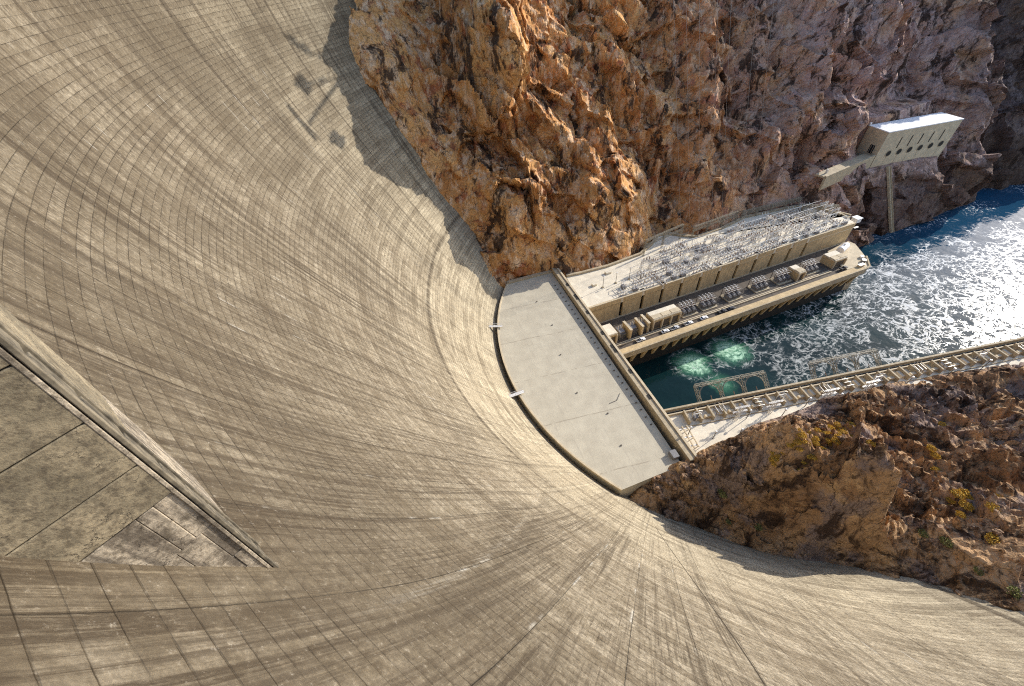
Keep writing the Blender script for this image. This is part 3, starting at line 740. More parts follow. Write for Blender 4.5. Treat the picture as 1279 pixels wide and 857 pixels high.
# ------------------------------------------------------------------ far powerhouse wing
WA = R(4.0); WO = Vector((80.0, 127.3, 0))
def W(u, v, z=0.0):
    return (WO.x + u * math.cos(WA) - v * math.sin(WA), WO.y + u * math.sin(WA) + v * math.cos(WA), z)
def wing():
    root = empty('powerhouse_wing', WO, WA, 'long powerhouse wing with slotted tan wall, white roof beneath the orange cliff', 'powerhouse')
    # roof outline, following the cliff at the back (local frame)
    def tl(x, y):
        dx, dy = x - WO.x, y - WO.y; return (dx * math.cos(WA) + dy * math.sin(WA), -dx * math.sin(WA) + dy * math.cos(WA))
    back = [tl(*p) for p in ((286.5, 178), (281, 181), (272, 200.5), (258, 203), (242, 203.5), (223, 204.2), (199, 197.6), (179, 195.2), (171, 200), (164.5, 206.2), (157, 207), (148.5, 200), (135, 191.8), (110, 187.8), (92, 187.4), (82, 188))]
    poly = [(1.5, 28.0), (203.5, 27.6), (206, 41)] + back
    MB().prism(poly, 28.6, 32.0).build('roof', M['roof'], root)
    m = MB()
    for p, q in zip(back[1:-1], back[2:]): m.bar((*p, 32.6), (*q, 32.6), 1.5, 1.5)
    m.bar((*back[1], 32.5), (*back[2], 32.5), 1.3, 1.1)
    m.build('back_curb', M['curb'], root)
    # river facade: wide panels, each a slab proud of the dark slots
    slots = [25.9, 40.1, 53.7, 67.1, 80.8, 94.7, 108.5, 122.7, 136.6, 150.6, 164.0]
    edges = [1.5] + slots + [203.5]
    for k in range(len(edges) - 1):
        a = edges[k] + (1.05 if k else 0); b = edges[k + 1] - (1.05 if k < len(edges) - 2 else 0)
        MB().box(((a + b) / 2, 28.4, 22.9), (b - a, 1.2, 11.2)).build('wall_panel', M['tan'], root)
        MB().box(((a + b) / 2, 28.25, 30.6), (b - a, 1.5, 3.0)).build('wall_head', M['tan'], root)
    for u in slots:
        MB().box((u, 29.6, 24.5), (2.4, .8, 15.6)).build('slot_window', M['slot'], root)
    MB().box((102.5, 27.7, 17.6), (202, 1.6, .9)).build('plinth', M['curb'], root)
    MB().box((102.5, 31.5, 22), (201.6, 2.6, 13)).build('inner_wall', M['tan'], root)
    MB().box((102.5, 28.0, 32.15), (202.6, .8, .34)).build('roof_edge', M['cream'], root)
    # downstream end wall
    m = MB(); m.prism([(203.3, 28.2), (206, 41), (back[0][0] - .3, back[0][1]), (back[1][0] - 4, back[1][1]), (198, 34)], 4, 28.6); m.build('end_wall', M['tan'], root)
    m = MB(); m.bar((204.5, 34, 32.4), (206.3, 43.5, 32.4), 1.0, .8); m.bar((206.3, 43.5, 32.4), (*back[0], 32.4), 1.0, .8); m.build('end_curb', M['curb'], root)
    # raised tan slab and a dark block on the right half of the roof
    MB().box((178, 55, 32.25), (26, 14, .5)).build('equipment_pad', M['cream'], root)
    MB().box((97, 48, 32.6), (9, 7, 1.2)).build('equipment_pad', M['grey'], root)
    MB().box((17, 45, 32.7), (2.6, 2.0, 1.4)).build('roof_hatch', M['roof'], root)
    MB().box((30.5, 52, 32.7), (3.6, 2.2, 1.4)).build('roof_hatch', M['roof'], root)
wing()

def deck():
    root = empty('transformer_deck', WO, WA, 'long tan riverside deck on buttress piers below the slotted powerhouse wall', 'deck')
    MB().prism([(1.2, 2.0), (186, 2.0), (197, 9), (205, 22), (204, 27.2), (1.2, 27.4)], 14.5, 18.0).build('deck_slab', M['deck'], root)
    # riverside walkway with a thick rounded edge
    m = MB(); m.prism([(1.0, -.6), (186.6, -.6), (186.0, 3.6), (1.0, 3.6)], 15.6, 18.7); m.build('walkway', M['tan'], root, bevel=.25)
    m = MB(); m.prism([(1.0, -.9), (187.2, -.9), (187.0, -.1), (1.0, -.1)], 15.2, 19.2); m.build('river_parapet', M['curb'], root, bevel=.15)
    # prow
    m = MB(); m.prism([(186.6, -.6), (190.2, .6), (198.2, 9.0), (206, 22.5), (205, 27), (183, 24), (176, 8.2), (176.0, 3.7), (186, 3.7)], 15.0, 18.65); m.build('prow_slab', M['cream'], root, bevel=.2)
    m = MB(); m.bar((187, -.5, 18.9), (190.4, .4, 18.9), .9, .8); m.bar((190.4, .4, 18.9), (198.4, 8.8, 18.9), .9, .8); m.build('prow_parapet', M['curb'], root)
    # curb rail between the roadway and transformers
    for v, h in ((6.6, .9), (8.0, .45)):
        MB().box((84, v, 18 + h / 2), (164, .55, h)).build('rail_curb', M['cream'], root)
    MB().box((88, 10.4, 18.12), (160, .22, .24)).build('track_rail', M['dsteel'], root)
    MB().box((88, 12.0, 18.12), (160, .22, .24)).build('track_rail', M['dsteel'], root)
    # back wall and buttress piers over the water
    MB().box((92, 7.5, 6.3), (180, 9, 17.4)).build('pier_wall', M['slot'], root)  # near-black wall colour stands in for the deep shade under the deck
    k = 0; u = 5.0
    while u < 184:
        m = MB()
        m.add([(u - .9, 3.2, 6), (u + .9, 3.2, 6), (u + .9, 3.2, 15.1), (u - .9, 3.2, 15.1), (u - .9, 2.6, 6), (u + .9, 2.6, 6), (u + .9, -.4, 15.1), (u - .9, -.4, 15.1)],
              [(0, 1, 2, 3), (7, 6, 5, 4), (1, 5, 6, 2), (0, 3, 7, 4), (3, 2, 6, 7), (0, 4, 5, 1)])
        m.build('buttress_pier', M['tan'], root); u += 7.15; k += 1
    m = MB(); m.prism([(183, 3.4), (187.5, 2.6), (196, 10.4), (204, 23), (180, 20)], -3, 14.9); m.build('prow_wall', M['curb'], root)
deck()

# ---- things on the deck
def flat_building(name, u0, u1, v0, v1, h, label, roofs=0, fins=0):
    c = W((u0 + u1) / 2, (v0 + v1) / 2, 18.0)
    root = empty(name, c, WA, label, 'building')
    w, d = u1 - u0, v1 - v0
    MB().box((0, .3, h * .42), (w - .7, d - .6, h * .84)).build('wall', M['tan'], root)
    MB().box((0, .15, h * .9), (w - .1, d - .2, h * .13)).build('cornice', M['cream'], root, bevel=.06)
    MB().box((0, .15, h * .985), (w - .7, d - .8, .25)).build('roof', M['roof'], root)
    for k in range(roofs):
        uu = -w / 2 + w * (k + .5) / roofs
        MB().box((uu, -d * .18, h * .985 + .3), (w / roofs - .5, d * .42, .34)).build('roof_panel', M['cream'], root)
    n = max(fins, 2)
    for k in range(n):
        uu = -w / 2 + .4 + (w - .8) * k / (n - 1)
        MB().box((uu, -d / 2 + .15, h * .42), (.7, .7, h * .84)).build('pilaster', M['cream'], root)
    for k in range(n - 1):
        uu = -w / 2 + .4 + (w - .8) * (k + .5) / (n - 1)
        MB().box((uu, -d / 2 + .58, h * .38), ((w - .8) / (n - 1) - 1.4, .12, h * .6)).build('door', M['deck'], root)
    return root
flat_building('deck_building', 2.5, 12.0, 8.6, 17.5, 8.4, 'flat-roofed tan deck building closest to the central powerhouse parapet', 0, 3)
flat_building('deck_building', 35.0, 53.6, 9.0, 16.5, 8.0, 'tan deck building with three white roof panels beside the transformers', 3, 4)
flat_building('deck_building', 139.8, 145.5, 8.6, 17, 6.2, 'small narrow deck building between two transformer banks', 1, 2)
flat_building('deck_building', 169.2, 179.5, 8.8, 18, 6.0, 'boxy tan deck building next to the white tank near the prow', 2, 2)

def transformer(u, v, label, first=[None]):
    if first[0] is None:
        root = empty('transformer_bank', (0, 0, 0), 0, label, 'transformer', 'transformer banks in bays on the deck')
        MB().box((0, 0, .4), (11, 8, .8)).build('plinth', M['curb'], root)
        for s in (-3.4, 0, 3.4):
            t = MB().box((s, 0, 2.6), (2.3, 3.6, 3.6)).build('tank', M['grey'], root, bevel=.08)
            for k in range(5):
                MB().box((s - .9 + k * .45, -2.35, 2.5), (.14, .9, 2.8)).build('radiator_fin', M['grey'], t)
            m = MB()
            for k in range(3):
                a = (s - .7 + .7 * k, .6, 4.4); b = (s - .9 + .9 * k, .9, 7.2)
                m.tube(a, b, .22, .12, 8)
                for q in range(5):
                    f = (q + .5) / 5; c = [a[i] + (b[i] - a[i]) * f for i in range(3)]
                    m.tube((c[0], c[1], c[2] - .06), (c[0], c[1], c[2] + .06), .34, .34, 8)
            m.build('bushing', M['porc'], root)
            MB().tube((s, -1.4, 5.0), (s, 1.3, 5.2), .42, .42, 10).build('conservator', M['grey'], root)
        for v_ in (-.4, 1.0, 2.4):
            m = MB(); m.path([(-5.4, v_, 7.0 + .4 * v_), (-1.8, v_, 7.6), (1.8, v_, 7.4), (5.4, v_, 7.0 + .4 * v_)], .16); m.build('bus_bar', M['steel'], root)
        m = MB()
        for s in (-5.3, -1.8, 1.8, 5.3): m.bar((s, 3.6, .8), (s, 3.6, 8.3), .3); m.bar((s, 3.6, 8.2), (s, -1.5, 7.4), .22)
        m.bar((-5.3, 3.6, 8.2), (5.3, 3.6, 8.2), .3)
        m.build('steel_frame', M['dsteel'], root)
        for k in range(4):
            m = MB(); x0 = -3.8 + k * 2.3
            m.path([(x0, 4.4, 8.6), (x0 + .1, 2.6, 9.0), (x0 + .2, 1.2, 8.0), (x0 + .25, .8, 7.0)], .18); m.build('jumper', M['white'], root)
        first[0] = root
        o = root
    else:
        o = copy_tree(first[0])
    o.location = W(u, v, 18.0); o.rotation_euler.z = WA + random.uniform(-.02, .02); o.scale = (.98, .95, .70)
    o['label'] = label
    return o
for u, lab in ((62.5, 'grey transformer bank beside the white-panelled deck building'), (76.5, 'grey transformer bank, second along from the white-panelled building'), (95.0, 'grey transformer bank in the middle of the deck row'),
               (115.5, 'grey transformer bank, second before the small narrow building'), (133.0, 'grey transformer bank adjoining the small narrow building'), (155.5, 'grey transformer bank between the small narrow building and boxy end building')):
    transformer(u, 13.8, lab)

def fin_wall(u, v, label, mat):
    root = empty('fire_wall', W(u, v, 18), WA, label, 'fire wall', 'concrete walls between small transformers')
    MB().prism([(-.6, -.5), (.6, -.5), (.6, 7.6), (-.6, 7.6)], 0, 7.2).build('wall', mat, root, bevel=.06)
    MB().box((0, 3.5, 7.3), (1.4, 8.3, .25)).build('coping', M['cream'], root)
fin_wall(20.3, 8.9, 'tall tan fire wall, first beside the parapet-side deck building', M['tan'])
fin_wall(27.6, 8.6, 'tall tan fire wall, second from the parapet-side deck building', M['tan'])
fin_wall(32.2, 9.4, 'grey-tan fire wall right against the white-panelled building', M['curb'])
def oil_tank(u, v, label):
    root = empty('small_transformer', W(u, v, 18), WA, label, 'transformer', 'small transformers between fire walls')
    MB().box((0, 0, 2.8), (3.4, 4.6, 5.4)).build('tank', M['grey'], root, bevel=.12)
    for k in range(6): MB().box((-1.5 + .6 * k, -2.75, 2.6), (.16, .9, 4.2)).build('radiator_fin', M['grey'], root)
    for k in range(3): MB().tube((-1 + k, .3, 5.5), (-1.2 + 1.2 * k, .6, 8.0), .24, .14, 8).build('bushing', M['steel'], root)
oil_tank(16.3, 13, 'small grey transformer beside the parapet-side deck building')
oil_tank(23.9, 13, 'small grey transformer between the two tall tan fire walls')
oil_tank(30.0, 13, 'small grey transformer before the white-panelled building')

# white tank and prow clutter
root = empty('storage_tank', W(191, 20.3, 18.65), WA + .3, 'white rounded storage tank at the downstream end of deck', 'tank')
MB().tube((-4.6, 0, 2.3), (4.6, 0, 2.3), 2.2, 2.2, 20).build('shell', M['white'], root, smooth=False, bevel=.3)
for s in (-3, 3): MB().box((s, 0, .5), (.8, 3.4, 1.0)).build('cradle', M['curb'], root)
MB().tube((0, 0, 4.3), (0, 0, 5.0), .5, .5, 12).build('manhole', M['grey'], root)
def crate(u, v, l, w, h, rz, label, mat):
    root = empty('equipment_crate', W(u, v, 18.65), WA + rz, label, 'crate', 'equipment crates on the deck prow')
    MB().box((0, 0, h / 2), (l, w, h)).build('box', mat, root, bevel=.05)
    MB().box((0, 0, h + .08), (l + .2, w + .2, .16)).build('lid', M['steel'], root)
crate(186.0, 2.9, 4.4, 1.8, 1.3, .0, 'long pale equipment crate along the prow parapet', M['cream'])
crate(191.6, 5.6, 2.4, 2.0, 1.5, .7, 'small grey equipment crate on the prow tip', M['grey'])
crate(194.6, 9.2, 2.2, 1.6, 1.2, .8, 'low white equipment crate beside the prow railing', M['white'])
root = empty('river_gauge_hut', W(213, 33.5, 0), WA, 'pale gauge hut on a post at the rock beyond the powerhouse end', 'hut')
MB().box((0, 0, 14), (1.6, 1.6, 28)).build('post', M['dsteel'], root)
MB().box((0, 0, 29.4), (4.2, 4.0, 3.0)).build('cabin', M['white'], root, bevel=.06)
MB().box((0, 0, 31.0), (4.9, 4.7, .3)).build('roof', M['white'], root)
MB().box((0, -2.4, 24.8), (3.8, 1.4, .25)).build('landing', M['steel'], root)

# ---- cars and trucks
def paint(name, col):
    g = G(name); return g.done(col, .3)
CARS = {'white': paint('white_car_paint', (.78, .78, .77)), 'silver': paint('silver_car_paint', (.5, .51, .53)), 'dark': paint('dark_car_paint', (.03, .032, .04)), 'red': paint('maroon_car_paint', (.16, .03, .025))}
def car(u, v, color, label, pickup=False, z=18.0, rz=0.0):
    root = empty('parked_car' if not pickup else 'pickup_truck', W(u, v, z), WA + rz, label, 'car' if not pickup else 'truck', 'vehicles parked along the deck roadway')
    hw = .95
    if pickup: prof = [(-2.8, .45), (2.8, .45), (2.85, 1.0), (1.5, 1.15), (-2.8, 1.15)]
    else: prof = [(-2.4, .42), (2.4, .42), (2.45, .85), (1.3, 1.02), (-1.9, 1.05), (-2.42, .95)]
    def ext(prof, w, w2=None):
        m = MB(); n = len(prof); w2 = w2 or w
        m.add([(x, -w, zz) for x, zz in prof] + [(x, w, zz) for x, zz in prof], [tuple(range(n)), tuple(range(2 * n - 1, n - 1, -1))] + [(k, n + k, n + (k + 1) % n, (k + 1) % n) for k in range(n)])
        return m
    body = ext(prof, hw).build('body', CARS[color], root, bevel=.07)
    cab = [(-.5, 1.0), (1.3, 1.0), (.75, 1.72), (-.3, 1.74)] if pickup else [(-1.9, 1.0), (1.25, 1.0), (.55, 1.48), (-1.3, 1.5)]
    ext([(a, b) for a, b in cab], hw - .12).build('windows', M['glass'], root, bevel=.05)
    x0, x1 = (cab[3][0] + .05, cab[2][0] - .05)
    MB().box(((x0 + x1) / 2, 0, cab[2][1] + .03), (x1 - x0, 1.5, .09)).build('roof', CARS[color], root, bevel=.03)
    if pickup: MB().box((-1.7, 0, 1.16), (2.0, 1.5, .04)).build('cargo_bed', M['slot'], root)
    for sx in (-1.5, 1.5):
        for sy in (-1, 1):
            w = MB().tube((sx, sy * .98, .35), (sx, sy * .74, .35), .35, .35, 14).build('wheel', M['tire'], root)
            MB().tube((sx, sy * 1.0, .35), (sx, sy * .9, .35), .2, .2, 10).build('rim', M['steel'], w)
    for sy in (-.62, .62): MB().box((prof[2][0] - .03, sy, .78), (.08, .34, .16)).build('headlight', M['lamp'], root)
car(25.0, 5.1, 'white', 'white pickup truck parked alone, nearest the central powerhouse', True)
car(41.2, 5.2, 'white', 'white parked car with dark windows, first in the roadside row')
car(47.4, 5.2, 'silver', 'silver pickup truck parked second in the roadside row', True)
car(56.8, 5.1, 'white', 'white pickup truck parked between the silver truck and a lone white car', True)
car(67.6, 5.1, 'white', 'lone white parked car beside the rail curb, third white one along')
car(80.6, 5.2, 'dark', 'dark pickup truck parked in front of the transformers', True)
car(87.0, 5.2, 'dark', 'dark parked car just ahead of the dark pickup truck')
car(174.5, 5.6, 'dark', 'dark pickup truck parked at the prow by the long pale crate', True, 18.65)

# ---- switchyard on the wing roof
GRP = 'steel switchyard frames on the powerhouse roof'
def frame_proto(kind):
    root = empty('switchyard_frame', (0, 0, 0), 0)
    if kind == 0:
        for s in (-3, 3): m = MB(); m.truss((s, 0, 0), (s, 0, 5.2), .7, .13, 6); m.build('post', M['steel'], root)
        m = MB(); m.truss((-3.6, 0, 5.4), (3.6, 0, 5.4), .8, .13, 8); m.build('crossbeam', M['steel'], root)
        for s in (-2, 0, 2):
            m = MB(); m.tube((s, 0, 5.8), (s, 0, 7.2), .16, .12, 8)
            for q in range(4): m.tube((s, 0, 6 + .3 * q), (s, 0, 6.12 + .3 * q), .3, .3, 8)
            m.build('insulator', M['porc'], root)
    elif kind == 1:
        for s in (-2.2, 0, 2.2):
            MB().tube((s, -1.3, 0), (s, -1.3, 2.6), .2, .14, 8).build('insulator', M['porc'], root)
            MB().tube((s, 1.3, 0), (s, 1.3, 2.6), .2, .14, 8).build('insulator', M['porc'], root)
            m = MB(); m.bar((s, -1.9, 2.7), (s, 2.2, 2.9), .2); m.bar((s, 1.6, 2.8), (s, 2.8, 4.4), .14); m.build('switch_blade', M['steel'], root)
        m = MB()
        for v in (-1.3, 1.3): m.bar((-3, v, .35), (3, v, .35), .3, .5)
        m.build('base_frame', M['steel'], root)
    else:
        m = MB(); m.box((0, 0, .9), (3.2, 2.2, 1.7)); m.build('breaker_tank', M['grey'], root, bevel=.08)
        for s in (-1, 1):
            for v in (-.6, .6): MB().tube((s * .8, v, 1.7), (s * 1.5, v * 1.3, 4.0), .24, .14, 8).build('bushing', M['white'], root)
        m = MB()
        for s in (-2.4, 2.4): m.bar((s, 0, 0), (s, 0, 4.6), .22); m.bar((s, 0, 4.6), (0, 0, 5.4), .16)
        m.bar((-2.4, 0, 3.4), (2.4, 0, 3.4), .2); m.build('steel_frame', M['steel'], root)
    return root
protos = [frame_proto(k) for k in range(3)]
FL = ['latticed switchyard frame with %s, %s', 'low disconnect switch rack with %s, %s', 'grey circuit breaker under a bent frame with %s, %s']
used = [False] * 3
def put_frame(kind, u, v, rz, label):
    o = protos[kind] if not used[kind] else copy_tree(protos[kind]); used[kind] = True
    o.location = W(u, v, 32.0); o.rotation_euler = (0, 0, WA + rz); tag(o, label, 'switchyard frame', GRP)
    q = rnd.uniform(.75, 1.2); o.scale = (rnd.uniform(.8, 1.15), q, rnd.uniform(.7, 1.3))
names0 = {0: 'latticed steel switchyard gantry', 1: 'low steel disconnect switch rack on porcelain posts', 2: 'grey circuit breaker under a steel bent'}
rows = {30.6: 'along the river edge of the roof', 35.2: 'in second row from river edge', 40.2: 'in the middle row', 45.4: 'just behind the middle row', 50.6: 'in the row near the cliff', 56.0: 'in the rearmost row under the cliff'}
rnd = random.Random(3)
for v, where in rows.items():
    u = {30.6: 27, 35.2: 31, 40.2: 47, 45.4: 52, 50.6: 62, 56.0: 74}[v]; umax = 199
    k = 0
    while u < umax:
        kind = rnd.choice([0, 1, 2, 1, 0]) if v > 33 else rnd.choice([1, 2, 1])
        ok = not (v > 55 and 92 < u < 120)
        if ok: put_frame(kind, u, v + rnd.uniform(-.5, .5), rnd.choice([0, 0, math.pi / 2, rnd.uniform(-.1, .1)]), names0[kind] + ' ' + where)
        u += rnd.uniform(6.3, 9.4); k += 1
def bus(v, z, u0, u1, label):
    m = MB(); m.tube((u0, v, z), (u1, v, z), .13, .13, 6)
    root = empty('bus_pipe', WO, WA, label, 'bus pipe', 'bus pipes over the switchyard')
    m.build('pipe', M['steel'], root)
    u = u0 + 2
    while u < u1:
        MB().bar((u, v, 32), (u, v, z - .1), .2).build('pipe_stand', M['steel'], root); u += 11
for v, z, lab in ((29.6, 34.6, 'edge of the roof'), (33.0, 36.2, 'second frame row'), (37.6, 37.0, 'middle frame row'), (43.0, 37.6, 'row behind the middle'), (48.0, 38.0, 'rear frame row'), (53.2, 38.2, 'rearmost frame row by the cliff')):
    bus(v, z, 26 + (v - 29) * 1.3, 199, 'long horizontal steel bus pipe on stands along the ' + lab)
# slim poles with white heads at the bare end of the roof
for u, v, h, lab in ((20.5, 41.0, 7.8, 'closest to the central parapet'), (29.5, 41.4, 7.0, 'second from the central parapet'), (38.5, 41.2, 8.0, 'third from the parapet with a slack wire'), (43.5, 37.0, 6.5, 'just before the switchyard frames')):
    root = empty('lightning_pole', W(u, v, 32), WA, 'slim roof pole with white head, ' + lab, 'pole', 'white-headed poles on the bare roof')
    MB().tube((0, 0, 0), (0, 0, h), .16, .12, 8).build('shaft', M['dsteel'], root)
    MB().tube((0, 0, h - .3), (0, 0, h + .7), .42, .3, 10).build('head', M['lamp'], root)
    MB().box((0, 0, .25), (1.2, 1.2, .5)).build('footing', M['curb'], root)
# tall take-off gantries along the cliff side
def takeoff(u0, u1, v0, v1, h, label):
    a = Vector(W(u0, v0, 32)); b = Vector(W(u1, v1, 32)); d = b - a
    root = empty('takeoff_gantry', a, math.atan2(d.y, d.x), label, 'gantry', 'take-off gantries along the cliff')
    L = d.length; n = max(2, int(L / 11))
    for k in range(n + 1):
        m = MB(); m.truss((L * k / n, 0, 0), (L * k / n, 0, h), .9, .15, 8); m.build('mast', M['gantry'], root)
    for hh in (h, h * .68):
        m = MB(); m.truss((0, 0, hh), (L, 0, hh), .9, .15); m.build('crossbeam', M['gantry'], root)
takeoff(60, 92, 58.5, 64.0, 11, 'tall steel take-off gantry beside the dark notch in the cliff')
takeoff(100, 138, 62.0, 65.0, 8, 'long steel take-off gantry under the middle of the cliff')
takeoff(144, 192, 66.0, 63.0, 6, 'long steel take-off gantry at the downstream roof end')
takeoff(186, 205.0, 55.0, 44.0, 5, 'short steel gantry across the downstream roof corner')

# ------------------------------------------------------------------ near powerhouse wing
NA = math.atan2(59.6 - 80.2, 258.9 - 81.0); NO = Vector((81.0, 80.2, 0))
def NW(u, v, z=0.0): return (NO.x + u * math.cos(NA) - v * math.sin(NA), NO.y + u * math.sin(NA) + v * math.cos(NA), z)
def near_wing():
    root = empty('powerhouse_wing', NO, NA, 'pale flat powerhouse roof with bay walls along its river edge, beside the brown outcrop', 'powerhouse')
    MB().prism([(1.5, 0), (235, 0), (235, -26), (1.5, -26)], 26, 32).build('roof', M['roof'], root)
    MB().prism([(1.5, .4), (235, .4), (235, -3), (1.5, -3)], -3, 25.9).build('river_wall', M['tan'], root)
    MB().box((118, .3, 32.9), (233, .9, 2.0)).build('outer_parapet', M['curb'], root, bevel=.08)
    MB().box((118, -1.9, 32.6), (233, .5, 1.3)).build('inner_rail_wall', M['cream'], root)
    MB().box((118, -1.0, 32.1), (233, 1.2, .2)).build('cable_trench', M['slot'], root)
    MB().box((118, -8.7, 32.25), (233, .28, .5)).build('bay_kerb', M['curb'], root)
    u = 9.0; k = 0
    r2 = random.Random(5)
    while u < 232:
        MB().box((u, -5.1, 33.4), (.7, 5.8, 2.8)).build('bay_wall', M['curb'], root)
        if k % 2 == 0: MB().box((u + 4.8, -5.0, 32.7), (2.2, 3.2, 1.4)).build('bay_plinth', M['roof'], root)
        else: MB().box((u + 3.8, -6.2, 32.9), (3.0, 1.2, 1.8)).build('bay_plinth', M['cream'], root)
        u += 5.35; k += 1
near_wing()
def river_gantry(u0, bays, label):
    root = empty('river_gantry', NW(u0, -.2, 32), NA, label, 'gantry', 'lattice gantries leaning over the river')
    w = 10.6; top = (-1.0, 6.4, 6.6)
    for k in range(bays + 1):
        x = k * w
        m = MB(); m.truss((x, 0, 0), (x + top[0], top[1], top[2]), 1.2, .13, 7); m.build('leg', M['gantry'], root)
    m = MB(); m.truss((top[0] - .5, top[1], top[2]), (bays * w + top[0] + .5, top[1], top[2]), 1.1, .13, bays * 7); m.build('top_beam', M['gantry'], root)
    for k in range(bays):
        m = MB(); pts = []; pts2 = []
        for q in range(13):
            t = math.pi * q / 12; x = k * w + w / 2 - (w / 2 - .6) * math.cos(t); s = .34 + .60 * math.sin(t)
            pts.append((x + top[0] * s, top[1] * s, top[2] * s)); 
        m.path(pts, .22)
        m.path([(p[0], p[1] + .5, p[2] + .45) for p in pts], .16)
        for q in range(12): m.bar(pts[q], (pts[q + 1][0], pts[q + 1][1] + .5, pts[q + 1][2] + .45), .1)
        m.build('arch_brace', M['gantry'], root)
        MB().tube((k * w + w / 2, .2, .8), (k * w + w / 2 - .3, 2.4, 2.9), .16, .16, 8).build('insulator', M['porc'], root)
river_gantry(18.6, 3, 'arched lattice gantry leaning over the green boils')
river_gantry(73.0, 3, 'arched lattice gantry leaning over the white foam, farther downstream')
for i, (u, v, h, lab) in enumerate(((6, -12.5, 6, 'nearest the central powerhouse'), (15, -16, 5, 'by the lattice mast shadow'), (25, -17.5, 5.5, 'in front of the talus foot'), (33, -10.5, 6, 'just inside the bay kerb'), (47, -13, 5.5, 'above the yellow shrubs'), (60, -10.3, 5.5, 'at the middle of the roof'), (74, -11, 5, 'close to the outcrop point'), (90, -10, 5, 'in the narrow part of the roof'), (108, -10, 5, 'beside the second gantry'), (128, -10, 5, 'where the rock closes in'), (146, -9.6, 5, 'at the far downstream end'))):
    root = empty('lamp_pole', NW(u, v, 32), NA, 'thin white-topped lamp pole on pale roof, ' + lab, 'lamp pole', 'lamp poles on the near roof')
    MB().tube((0, 0, 0), (0, 0, h), .17, .13, 8).build('shaft', M['dsteel'], root)
    MB().tube((0, 0, h), (0, 0, h + .6), .5, .36, 10).build('head', M['lamp'], root)
for u, v, h, lab in ((29, -9.6, 9.0, 'nearest the central powerhouse'), (44, -9.8, 8.0, 'second along the bay kerb'), (69, -9.8, 8.5, 'third along the bay kerb'), (88, -9.6, 8.0, 'farthest along the bay kerb')):
    root = empty('lattice_mast', NW(u, v, 32), NA, 'square lattice mast with cross arms, ' + lab, 'mast', 'lattice masts along the bay kerb')
    m = MB(); m.truss((0, 0, 0), (0, 0, h), 1.0, .14, 9); m.build('tower', M['steel'], root)
    for zz in (h * .62, h * .95): m = MB(); m.truss((-3.2, 0, zz), (3.2, 0, zz), .5, .1, 9); m.build('cross_arm', M['steel'], root)
k = 0
for u in (13, 24, 41, 52, 72, 83, 97, 118, 131, 149, 170, 188):
    o = copy_tree(protos[1 if k % 3 else 2]); k += 1
    o.location = NW(float(u), -4.8 - (k % 2) * .8, 32.0); o.rotation_euler = (0, 0, NA + (math.pi / 2 if k % 3 == 0 else 0)); o.scale = (.8, .8, 1.1)
    tag(o, ('low switch rack' if (k - 1) % 3 else 'grey circuit breaker') + ' in the bays along the near roof river edge', 'switchyard frame', 'switch gear in the near roof bays')
def rack():
    root = empty('pipe_rack', NW(4.5, -14, 32), NA, 'open steel pipe rack tucked against the central parapet', 'rack')
    m = MB()
    for v in (-4, 0, 4): m.bar((-2.2, v, 1.6), (3.0, v, 1.6), .45); m.bar((-2.2, v, 0), (-2.2, v, 1.6), .3); m.bar((3, v, 0), (3, v, 1.6), .3)
    m.build('cross_frame', M['steel'], root)
    for u in (-1.6, .4, 2.4): MB().bar((u, -5.2, 1.9), (u, 5.2, 1.9), .4).build('pipe', M['cream'], root)
rack()

